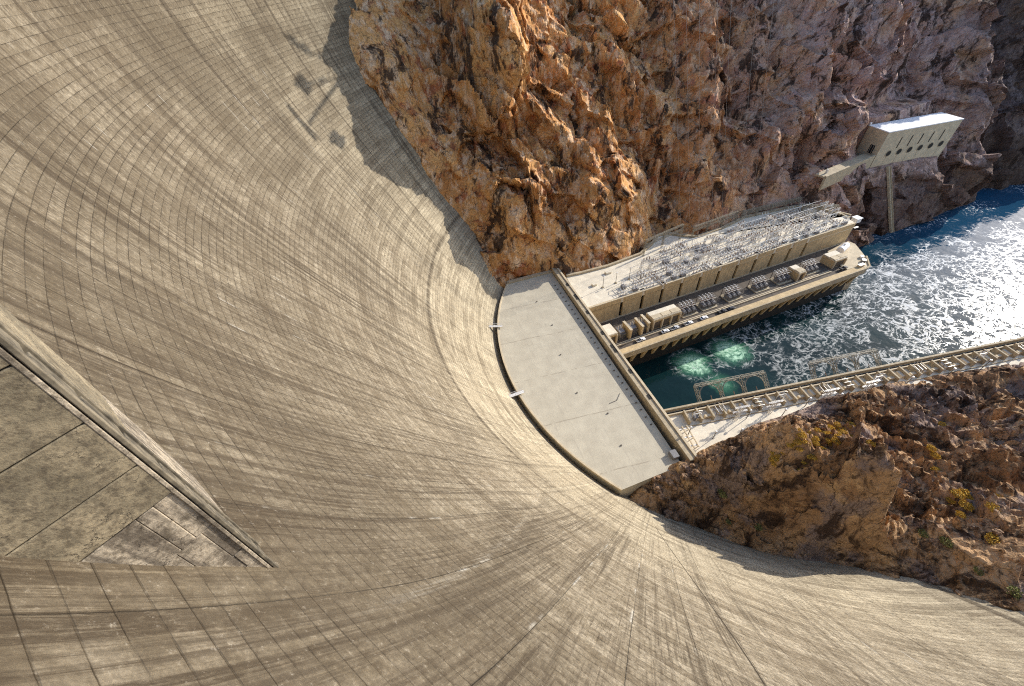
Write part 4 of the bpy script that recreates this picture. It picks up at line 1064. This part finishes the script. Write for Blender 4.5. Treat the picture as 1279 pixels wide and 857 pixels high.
# ------------------------------------------------------------------ canyon-wall valve house
def valve_house():
    A = Vector((330.0, 210.5, 0)); ang = math.atan2(207.0 - 210.5, 61.0); L = 61.5; D = 16.0
    root = empty('valve_house', (A.x, A.y, 42), ang, 'cream valve house with six round dark outlets set high in the canyon wall', 'valve house')
    z0, z1 = -7.0, 26.5
    MB().box((L / 2, D / 2, (z0 + z1) / 2), (L, D, z1 - z0)).build('wall', M['cream'], root)
    MB().box((L / 2, D / 2, z1 + .3), (L + .5, D + .5, .6)).build('roof', M['white'], root)
    for k in range(6):
        u = 10.0 + k * 9.0
        ring = MB().tube((u, -.15, 11.2), (u, .3, 11.2), 2.3, 2.3, 24).build('outlet_ring', M['curb'], root)
        MB().tube((u, -.22, 11.2), (u, .1, 11.2), 1.9, 1.9, 24).build('outlet_opening', M['slot'], ring)
        if k < 5: MB().box((u + 4.5, -.06, 18.0), (.55, .3, 7.0)).build('slot_window', M['slot'], root)
        MB().box((u - .2, -.03, 6.2), (.14, .1, 6.4)).build('wall_groove', M['curb'], root)
    MB().box((-.06, 6.0, 14.0), (.3, 3.6, 5.6)).build('side_window', M['glass'], root)
    for t in (-.9, .9): MB().box((-.24, 6.0 + t, 14.0), (.1, .16, 5.6)).build('window_bar', M['cream'], root)
    MB().box((-.04, D / 2, 6.6), (.3, D, .5)).build('string_course', M['curb'], root)
    MB().box((-.3, D - .5, z1 + 1.4), (1.0, 1.0, 2.2)).build('roof_vent', M['white'], root)
    MB().box((L / 2, 5.5, 0), (L - 6, 10, 6)).build('foundation', M['curb'], root)
    root2 = empty('access_ledge', (275, 199, 53), math.atan2(12.0, 53.0), 'narrow concrete access ledge leading to the valve house', 'ledge')
    MB().box((27, 3.2, -.6), (56, 7, 1.2)).build('slab', M['curb'], root2)
    MB().box((27, -.2, -4.0), (56.4, 1.4, 9.4)).build('retaining_wall', M['curb'], root2)
    MB().box((5, 3.2, 1.4), (1.2, 1.2, 2.8)).build('marker_post', M['steel'], root2)
    # spill chute down the rock
    root3 = empty('spill_chute', (338, 205, 42), 0, 'pale concrete spill chute running down the rock under the valve house', 'chute')
    m = MB(); m.bar((3.5, 1.4, 3), (15.5, -20.0, -43), 2.4, 1.8)
    for t in (-1.3, 1.3): m.bar((3.5 + t, .7, 3.2), (15.5 + t, -20.7, -42.8), .4, 1.2)
    m.build('channel', M['curb'], root3)
valve_house()

# ------------------------------------------------------------------ cables, unseen shadow rig
def cable(a, b, label, r=.05, sag=1.0):
    a = Vector(a); b = Vector(b); m = MB(); pts = []
    for k in range(13):
        t = k / 12; p = a.lerp(b, t); p.z -= sag * 4 * t * (1 - t); pts.append(p - a)
    for p, q in zip(pts[:-1], pts[1:]): m.tube(p, q, r, r, 5)
    o = m.build('power_line', M['wire']); o.location = a
    tag(o, label, 'power line', 'power lines rising along the canyon wall')
for i, (u, dx, lab) in enumerate(((88, -22, 'leftmost of the lines'), (95, -22, 'second of the lines'), (102, -21, 'third of the lines'), (112, -20, 'fourth of the lines'), (120, -20, 'fifth of the lines'), (134, -17, 'sixth of the lines'), (145, -17, 'rightmost of the lines'))):
    cable(W(u, 60, 40), W(u + dx - 14, 96, 250), 'thin pale power line rising from the roof gantries up the rock, ' + lab)
def shadow_rig():  # unseen rig, added and shaped only to cast its shadow on the dam
    root = empty('hanging_shadow_rig', (142, 253, 234), 0, 'unseen steel rig added over the canyon to cast a shadow on the dam', 'shadow_rig')
    rr = random.Random(2)
    for y, z in ((-1.0, -2.8), (-12.4, -25.5)):
        m = MB(); m.box((0, y, z), (5, 5.4, 5.2)); m.bar((0, y - 4.4, z + 2.6), (0, y + 4.6, z - 2.4), 1.0)
        for k in range(14): m.bar((rr.uniform(-2, 2), y, z), (rr.uniform(-2, 2), y + rr.uniform(-5, 5), z + rr.uniform(-4.5, 4.5)), .4)
        m.build('shadow_block', M['dsteel'], root)
    m = MB(); m.bar((0, -17.4, -2.6), (0, -21.6, -17.5), 2.0); m.bar((1, -18.2, -4.5), (1, -19, -19.5), .7); m.build('shadow_bar', M['dsteel'], root)
    m = MB(); m.bar((0, -17.2, -12.4), (0, 17, -13.4), 1.15); m.build('shadow_arm', M['dsteel'], root)
    m = MB(); m.bar((0, 9.0, 14), (0, 13.6, 4.0), .6)
    for k in range(46): t = rr.random(); y, z = 10 + 9.5 * t, 13 - 20 * t; m.bar((rr.uniform(-1, 1), y + rr.uniform(-2, 2), z + rr.uniform(-2, 2)), (rr.uniform(-1, 1), y + rr.uniform(-2.5, 2.5), z + rr.uniform(-2.5, 2.5)), .42)
    for k in range(22): t = rr.random(); y, z = 5 + 12 * t, -6.5 - 4.5 * t; m.bar((0, y + rr.uniform(-2, 2), z + rr.uniform(-2, 2)), (0, y + rr.uniform(-3, 3), z + rr.uniform(-2, 2)), .4)
    m.build('shadow_lattice', M['dsteel'], root)
    m = MB()
    for a in ((-1, -2.8), (-12.4, -25.5), (-17.4, -2.6), (14, 6)): m.bar((0, a[0], a[1]), (0, a[0] * .6, 24), .12)
    m.build('hanger_cable', M['dsteel'], root)
    m = MB(); m.tube((0, -300, 40), (0, -12, 24), .08, .08, 6); m.tube((0, -12, 24), (0, 12, 24), .12, .12, 6); m.tube((0, 12, 24), (0, 150, 34), .08, .08, 6); m.build('support_cable', M['dsteel'], root)
shadow_rig()

# ------------------------------------------------------------------ shrubs, boulders and a block on the outcrop
def leaf_clump(name, n, r, seed, squash=.65):
    rr = random.Random(seed); m = MB()
    for k in range(n):
        t = rr.uniform(0, 2 * math.pi); q = math.acos(rr.uniform(0, 1)); rad = r * rr.uniform(.45, 1.0) ** .5
        c = Vector((rad * math.sin(q) * math.cos(t), rad * math.sin(q) * math.sin(t), rad * math.cos(q) * squash))
        d = Vector((rr.gauss(0, 1), rr.gauss(0, 1), rr.gauss(.6, 1))).normalized(); e = d.cross(Vector((rr.gauss(0, 1), rr.gauss(0, 1), rr.gauss(0, 1)))).normalized()
        l = r * rr.uniform(.14, .3); w = l * .42
        m.add([c - e * w * .3, c + d * l * .5 + e * w, c + d * l, c + d * l * .5 - e * w], [(0, 1, 2, 3)])
    return m
def shrub_proto(mat, seed):
    root = empty('desert_shrub', (0, 0, 0))
    leaf_clump('f', 420, 1.0, seed).build('foliage', mat, root)
    m = MB(); rr = random.Random(seed + 1)
    for k in range(7):
        t = rr.uniform(0, 6.28); m.bar((0, 0, -.3), (.7 * math.cos(t), .7 * math.sin(t), .35), .05)
    m.build('stem', M['dsteel'], root)
    return root
SHR = [shrub_proto(M['shrubmat'], 5), shrub_proto(M['shrubmat'], 9), shrub_proto(M['shrubgreen'], 13)]
shr_used = [False] * 3
SHRUBS = [
    (101.2, 42.7, 0, 0.92, 'yellow dry shrub in the cluster under the near roof edge, upper part of outcrop'),
    (134.5, 41.5, 1, 1.15, 'yellow dry shrub in the cluster under the near roof edge, upper part of outcrop'),
    (100.7, 41.6, 1, 1.17, 'yellow dry shrub in the cluster under the near roof edge, upper part of outcrop'),
    (104.6, 42.3, 0, 1.05, 'yellow dry shrub in the cluster under the near roof edge, upper part of outcrop'),
    (109.6, 35.9, 1, 1.51, 'yellow dry shrub in the cluster under the near roof edge, upper part of outcrop'),
    (105.2, 36.7, 1, 1.33, 'yellow dry shrub in the cluster under the near roof edge, upper part of outcrop'),
    (128.6, 43.0, 1, 1.20, 'yellow dry shrub in the cluster under the near roof edge, upper part of outcrop'),
    (119.1, 43.2, 1, 1.55, 'yellow dry shrub in the cluster under the near roof edge, upper part of outcrop'),
    (120.3, 37.8, 0, 1.43, 'yellow dry shrub in the cluster under the near roof edge, upper part of outcrop'),
    (110.0, 42.3, 1, 1.01, 'yellow dry shrub in the cluster under the near roof edge, upper part of outcrop'),
    (126.1, 46.0, 0, 1.29, 'yellow dry shrub in the cluster under the near roof edge, upper part of outcrop'),
    (99.6, 42.5, 1, 0.80, 'yellow dry shrub in the cluster under the near roof edge, upper part of outcrop'),
    (109.1, 38.0, 0, 1.07, 'yellow dry shrub in the cluster under the near roof edge, upper part of outcrop'),
    (104.2, 38.3, 0, 0.78, 'yellow dry shrub in the cluster under the near roof edge, upper part of outcrop'),
    (125.5, 45.7, 0, 1.58, 'yellow dry shrub in the cluster under the near roof edge, upper part of outcrop'),
    (98.9, 35.1, 1, 1.02, 'yellow dry shrub in the cluster under the near roof edge, upper part of outcrop'),
    (111.5, 35.0, 0, 0.86, 'yellow dry shrub in the cluster under the near roof edge, upper part of outcrop'),
    (116.7, 43.3, 1, 1.41, 'yellow dry shrub in the cluster under the near roof edge, upper part of outcrop'),
    (137.1, 43.8, 0, 1.34, 'yellow dry shrub in the cluster under the near roof edge, upper part of outcrop'),
    (104.6, 38.2, 0, 1.10, 'yellow dry shrub in the cluster under the near roof edge, upper part of outcrop'),
    (99.5, 40.8, 1, 1.45, 'yellow dry shrub in the cluster under the near roof edge, upper part of outcrop'),
    (105.4, 42.8, 0, 0.99, 'yellow dry shrub in the cluster under the near roof edge, upper part of outcrop'),
    (120.3, 39.5, 0, 1.37, 'yellow dry shrub in the cluster under the near roof edge, upper part of outcrop'),
    (121.2, 39.6, 1, 1.43, 'yellow dry shrub in the cluster under the near roof edge, upper part of outcrop'),
    (123.7, 46.0, 1, 1.29, 'yellow dry shrub in the cluster under the near roof edge, upper part of outcrop'),
    (126.1, 43.0, 0, 0.96, 'yellow dry shrub in the cluster under the near roof edge, upper part of outcrop'),
    (135.9, 47.2, 1, 1.31, 'yellow dry shrub in the cluster under the near roof edge, upper part of outcrop'),
    (100.7, 41.6, 0, 1.15, 'yellow dry shrub in the cluster under the near roof edge, upper part of outcrop'),
    (139.0, 43.5, 1, 0.95, 'yellow dry shrub in the cluster under the near roof edge, upper part of outcrop'),
    (109.6, 37.1, 1, 0.92, 'yellow dry shrub in the cluster under the near roof edge, upper part of outcrop'),
    (101.5, 39.0, 1, 1.15, 'yellow dry shrub in the cluster under the near roof edge, upper part of outcrop'),
    (116.7, 38.0, 0, 1.41, 'yellow dry shrub in the cluster under the near roof edge, upper part of outcrop'),
    (135.9, 37.0, 1, 1.48, 'yellow dry shrub in the cluster under the near roof edge, upper part of outcrop'),
    (110.7, 42.4, 1, 1.41, 'yellow dry shrub in the cluster under the near roof edge, upper part of outcrop'),
    (96.3, 40.2, 0, 1.1, 'yellow dry shrub in the cluster under the near roof edge, upper part of outcrop'),
    (94.9, 39.9, 1, 0.68, 'yellow dry shrub in the cluster under the near roof edge, upper part of outcrop'),
    (93.6, 39.8, 1, 0.99, 'yellow dry shrub in the cluster under the near roof edge, upper part of outcrop'),
    (93.2, 41.1, 0, 1.0, 'yellow dry shrub in the cluster under the near roof edge, upper part of outcrop'),
    (98.2, 40.1, 0, 1.45, 'yellow dry shrub in the cluster under the near roof edge, upper part of outcrop'),
    (97.2, 40.2, 1, 0.74, 'yellow dry shrub in the cluster under the near roof edge, upper part of outcrop'),
    (99.6, 39.2, 1, 1.06, 'yellow dry shrub in the cluster under the near roof edge, upper part of outcrop'),
    (98.2, 38.3, 0, 1.06, 'yellow dry shrub in the cluster under the near roof edge, upper part of outcrop'),
    (105.3, 39.7, 0, 1.49, 'yellow dry shrub in the cluster under the near roof edge, upper part of outcrop'),
    (106.4, 40.7, 1, 0.7, 'yellow dry shrub in the cluster under the near roof edge, upper part of outcrop'),
    (119.4, 42.1, 1, 1.15, 'yellow dry shrub in the cluster under the near roof edge, upper part of outcrop'),
    (119.9, 42.8, 0, 1.03, 'yellow dry shrub in the cluster under the near roof edge, upper part of outcrop'),
    (120.4, 42.8, 0, 1.52, 'yellow dry shrub in the cluster under the near roof edge, upper part of outcrop'),
    (118.9, 43.1, 1, 0.94, 'yellow dry shrub in the cluster under the near roof edge, upper part of outcrop'),
    (135.9, 48, 1, 1.28, 'yellow dry shrub in the cluster under the near roof edge, upper part of outcrop'),
    (134.7, 47.9, 0, 0.64, 'yellow dry shrub in the cluster under the near roof edge, upper part of outcrop'),
    (138.4, 47.3, 0, 1.56, 'yellow dry shrub in the cluster under the near roof edge, upper part of outcrop'),
    (139.7, 47.5, 1, 0.75, 'yellow dry shrub in the cluster under the near roof edge, upper part of outcrop'),
    (140.3, 46.6, 1, 1.54, 'yellow dry shrub in the cluster under the near roof edge, upper part of outcrop'),
    (140.6, 47.8, 0, 1.02, 'yellow dry shrub in the cluster under the near roof edge, upper part of outcrop'),
    (141.7, 45.2, 0, 1.28, 'yellow dry shrub in the cluster under the near roof edge, upper part of outcrop'),
    (141.4, 45.5, 1, 0.82, 'yellow dry shrub in the cluster under the near roof edge, upper part of outcrop'),
    (110.7, 37.4, 1, 1.05, 'yellow dry shrub in the cluster under the near roof edge, upper part of outcrop'),
    (110.0, 38.4, 0, 0.62, 'yellow dry shrub in the cluster under the near roof edge, upper part of outcrop'),
    (118.5, 38, 0, 0.98, 'yellow dry shrub in the cluster under the near roof edge, upper part of outcrop'),
    (119.0, 37.3, 1, 0.87, 'yellow dry shrub in the cluster under the near roof edge, upper part of outcrop'),
    (105.2, 35.9, 1, 1.26, 'yellow dry shrub in the cluster under the near roof edge, upper part of outcrop'),
    (104.6, 37.5, 0, 0.7, 'yellow dry shrub in the cluster under the near roof edge, upper part of outcrop'),
    (100.7, 34.8, 0, 1.22, 'yellow dry shrub in the cluster under the near roof edge, upper part of outcrop'),
    (99.6, 35.2, 1, 0.74, 'yellow dry shrub in the cluster under the near roof edge, upper part of outcrop'),
    (97.4, 33.8, 1, 1.18, 'yellow dry shrub in the cluster under the near roof edge, upper part of outcrop'),
    (98.3, 33.2, 0, 0.88, 'yellow dry shrub in the cluster under the near roof edge, upper part of outcrop'),
    (119.2, 39.1, 0, 1.54, 'yellow dry shrub in the cluster under the near roof edge, upper part of outcrop'),
    (117.8, 37.7, 1, 0.71, 'yellow dry shrub in the cluster under the near roof edge, upper part of outcrop'),
    (92.8, 39.6, 1, 1.45, 'yellow dry shrub in the cluster under the near roof edge, upper part of outcrop'),
    (93.2, 38.8, 0, 0.77, 'yellow dry shrub in the cluster under the near roof edge, upper part of outcrop'),
    (92, 39.8, 0, 1.07, 'yellow dry shrub in the cluster under the near roof edge, upper part of outcrop'),
    (91.9, 38.3, 1, 0.95, 'yellow dry shrub in the cluster under the near roof edge, upper part of outcrop'),
    (131.8, 30, 0, 1.7, 'single yellow dry shrub above the pale concrete block'),
    (115.6, 25.1, 0, 1.0, 'small yellow shrub touching the olive green shrub by the block'),
    (116.9, 26.9, 2, 1.8, 'olive green shrub beside the small yellow one by the block'),
    (153.5, 29, 0, 1.5, 'yellow shrub in the short column of three on the dark rock face'),
    (153.2, 26.8, 0, 1.5, 'yellow shrub in the short column of three on the dark rock face'),
    (147.6, 22.7, 0, 1.5, 'yellow shrub in the short column of three on the dark rock face'),
    (168.9, 35.6, 1, 1.4, 'lone yellow shrub high on the shaded far end of outcrop'),
    (141, 12.4, 1, 1.69, 'yellow dry shrub in the cluster on the right-hand slope of the outcrop'),
    (138.6, 12, 1, 1.11, 'yellow dry shrub in the cluster on the right-hand slope of the outcrop'),
    (139.1, 9.7, 1, 1.36, 'yellow dry shrub in the cluster on the right-hand slope of the outcrop'),
    (145.4, 13.6, 0, 1.72, 'yellow dry shrub in the cluster on the right-hand slope of the outcrop'),
    (141.5, 7.3, 1, 1.79, 'yellow dry shrub in the cluster on the right-hand slope of the outcrop'),
    (139.9, 13.5, 0, 1.33, 'yellow dry shrub in the cluster on the right-hand slope of the outcrop'),
    (141.2, 10.7, 0, 1.82, 'yellow dry shrub in the cluster on the right-hand slope of the outcrop'),
    (145.3, 11.6, 1, 1.21, 'yellow dry shrub in the cluster on the right-hand slope of the outcrop'),
    (147, 9, 1, 1.58, 'yellow dry shrub in the cluster on the right-hand slope of the outcrop'),
    (137, 8.6, 0, 1.37, 'yellow dry shrub in the cluster on the right-hand slope of the outcrop'),
    (132.6, 0.7, 0, 2.2, 'broad yellow shrub lowest on the right-hand slope'),
    (81.8, 41.1, 2, 1.9, 'olive green shrub in the boulder talus by the central roof corner'),
    (86.8, 28.0, 2, 1.4, 'olive green shrub at the rock foot beside the dam shadow'),
    (80.8, 33.6, 2, 1.2, 'small olive green shrub lowest against the dam face'),
    (122.6, -3.7, 2, 1.5, 'olive green shrub at the rock foot on far right'),
    (125.2, 4.7, 2, 1.8, 'olive green shrub just above the dam near the right slope'),
    (123.3, 8.7, 2, 1.5, 'olive green shrub in the gully left of the right slope'),
    (120.2, -9.6, 2, 1.7, 'olive green shrub in the bottom right corner by the dam'),
]
def place_shrubs():
    if not SHRUBS: return
    a = np.array([(s[0], s[1]) for s in SHRUBS], float)
    b = a.copy()
    for q in range(3): b = b - (near_surface(b[:, 0], b[:, 1])[:, :2] - a)
    co = near_surface(b[:, 0], b[:, 1])
    for (x, y, k, r, lab), c in zip(SHRUBS, co):
        o = SHR[k] if not shr_used[k] else copy_tree(SHR[k]); shr_used[k] = True
        o.location = (c[0], c[1], c[2] - .05 * r); o.scale = (r, r, r * .85); o.rotation_euler.z = (x * 7.3) % 6.28
        tag(o, lab, 'shrub', 'dry desert shrubs on the outcrop')
place_shrubs()

def boulder_mesh(seed):
    import bmesh
    bm = bmesh.new(); bmesh.ops.create_icosphere(bm, subdivisions=3, radius=1.0)
    P = np.array([v.co for v in bm.verts], np.float32)
    d = .42 * facet(P + seed * 10, 1.1, seed, 1.2) + .16 * facet(P + seed * 7, .5, seed + 3, 1.0)
    rr = random.Random(seed); sx, sy, sz = rr.uniform(.8, 1.3), rr.uniform(.7, 1.0), rr.uniform(.55, .8)
    for v, q in zip(bm.verts, d): v.co *= 1 + float(q); v.co.x *= sx; v.co.y *= sy; v.co.z *= sz
    me = bpy.data.meshes.new('boulder'); bm.to_mesh(me); bm.free(); me.materials.append(M['boulder']); return me
BM = [boulder_mesh(k) for k in range(1, 6)]
def boulders():
    rr = random.Random(12); pts = []
    for k in range(46): pts.append((rr.uniform(62, 92), rr.uniform(36, 57), rr.uniform(.5, 1.9), 'brown boulder in the talus at the outcrop toe by the central roof'))
    for k in range(34): pts.append((rr.uniform(95, 205), rr.uniform(28, 58), rr.uniform(.5, 1.5), 'loose brown boulder on the top of the outcrop'))
    for k in range(14): pts.append((rr.uniform(118, 145), rr.uniform(0, 18), rr.uniform(.4, 1.2), 'loose boulder among the shrubs of the right-hand slope'))
    a = np.array([p[:2] for p in pts]); co = near_surface(a[:, 0], a[:, 1])
    for p, c in zip(pts, co):
        o = bpy.data.objects.new('boulder', rr.choice(BM)); COL.objects.link(o)
        o.location = c + np.array([0, 0, .15 * p[2]]); o.scale = (p[2],) * 3; o.rotation_euler = (rr.uniform(-.5, .5), rr.uniform(-.5, .5), rr.uniform(0, 6.3))
        tag(o, p[3], 'boulder', 'loose boulders on the outcrop')
boulders()
def concrete_block():
    c = near_surface(np.array([122.0]), np.array([19.6]))[0]
    root = empty('concrete_block', (c[0], c[1], c[2] + .9), .25, 'tan wedge-shaped concrete block lying on the middle of the outcrop', 'block')
    MB().add([(-3.0, -.5, -2.2), (2.4, -1.1, -2.2), (2.4, 1.1, -2.2), (-3.0, .5, -2.2), (-2.8, -.35, -.9), (2.4, -1.0, .5), (2.4, 1.0, .5), (-2.8, .35, -.9)],
             [(3, 2, 1, 0), (4, 5, 6, 7), (0, 1, 5, 4), (1, 2, 6, 5), (2, 3, 7, 6), (3, 0, 4, 7)]).build('wedge', M['cream'], root, bevel=.06)
    MB().box((2.75, 0, -.9), (.7, 2.2, 2.6)).build('cap', M['curb'], root, bevel=.05)
concrete_block()

# ------------------------------------------------------------------ camera
def camera():
    Wd, Hd, f = 1279.0, 857.0, 500.0
    nad = (690.0, 925.0); yaw = 13.0
    d = Vector((nad[0] - Wd / 2, nad[1] - Hd / 2, f)).normalized()
    fw = (Vector((0, 0, 1)) - d * d.z).normalized()
    rt = d.cross(fw)
    if rt.x < 0: rt = -rt
    a = R(yaw)
    fwW = Vector((math.sin(a), math.cos(a), 0)); rtW = Vector((math.cos(a), -math.sin(a), 0)); dW = Vector((0, 0, -1))
    def c2w(v): return fwW * v.dot(fw) + rtW * v.dot(rt) + dW * v.dot(d)
    X = c2w(Vector((1, 0, 0))); Y = c2w(Vector((0, -1, 0))); Z = c2w(Vector((0, 0, -1)))
    mtx = Matrix(((X.x, Y.x, Z.x, 0), (X.y, Y.y, Z.y, 0), (X.z, Y.z, Z.z, 181), (0, 0, 0, 1)))
    cam = bpy.data.cameras.new('camera'); o = bpy.data.objects.new('camera', cam); COL.objects.link(o)
    o.matrix_world = mtx
    cam.sensor_fit = 'HORIZONTAL'; cam.sensor_width = 36; cam.lens = 36 * f / Wd
    cam.clip_start = .1; cam.clip_end = 6000
    S.camera = o
camera()

# ------------------------------------------------------------------ light
SUN_AZ, SUN_EL = 14.5, 26.0           # azimuth measured from +x towards +y
def lights():
    w = bpy.data.worlds.new('World'); S.world = w; w.use_nodes = True
    nt = w.node_tree; bg = nt.nodes['Background']
    sky = nt.nodes.new('ShaderNodeTexSky'); sky.sky_type = 'NISHITA'; sky.sun_disc = False
    sky.sun_elevation = R(SUN_EL); sky.sun_rotation = R(90 - SUN_AZ); sky.altitude = 300; sky.air_density = 1.0; sky.dust_density = 1.0
    nt.links.new(sky.outputs[0], bg.inputs[0]); bg.inputs[1].default_value = .15
    l = bpy.data.lights.new('sun', 'SUN'); l.energy = 2.7; l.angle = R(.53); l.color = (1.0, .93, .82)
    o = bpy.data.objects.new('sun', l); COL.objects.link(o)
    dv = Vector((math.cos(R(SUN_EL)) * math.cos(R(SUN_AZ)), math.cos(R(SUN_EL)) * math.sin(R(SUN_AZ)), math.sin(R(SUN_EL))))
    o.rotation_euler = dv.to_track_quat('Z', 'Y').to_euler(); o.location = dv * 500
lights()
S.view_settings.view_transform = 'Standard'; S.view_settings.look = 'None'
S.view_settings.exposure = 1.08; S.view_settings.gamma = 1.0; S.view_settings.use_curve_mapping = False
S.cycles.pixel_filter_type = 'BLACKMAN_HARRIS'; S.cycles.filter_width = 1.1
S.cycles.use_denoising = False
S.cycles.max_bounces = 6; S.cycles.diffuse_bounces = 4; S.cycles.glossy_bounces = 3
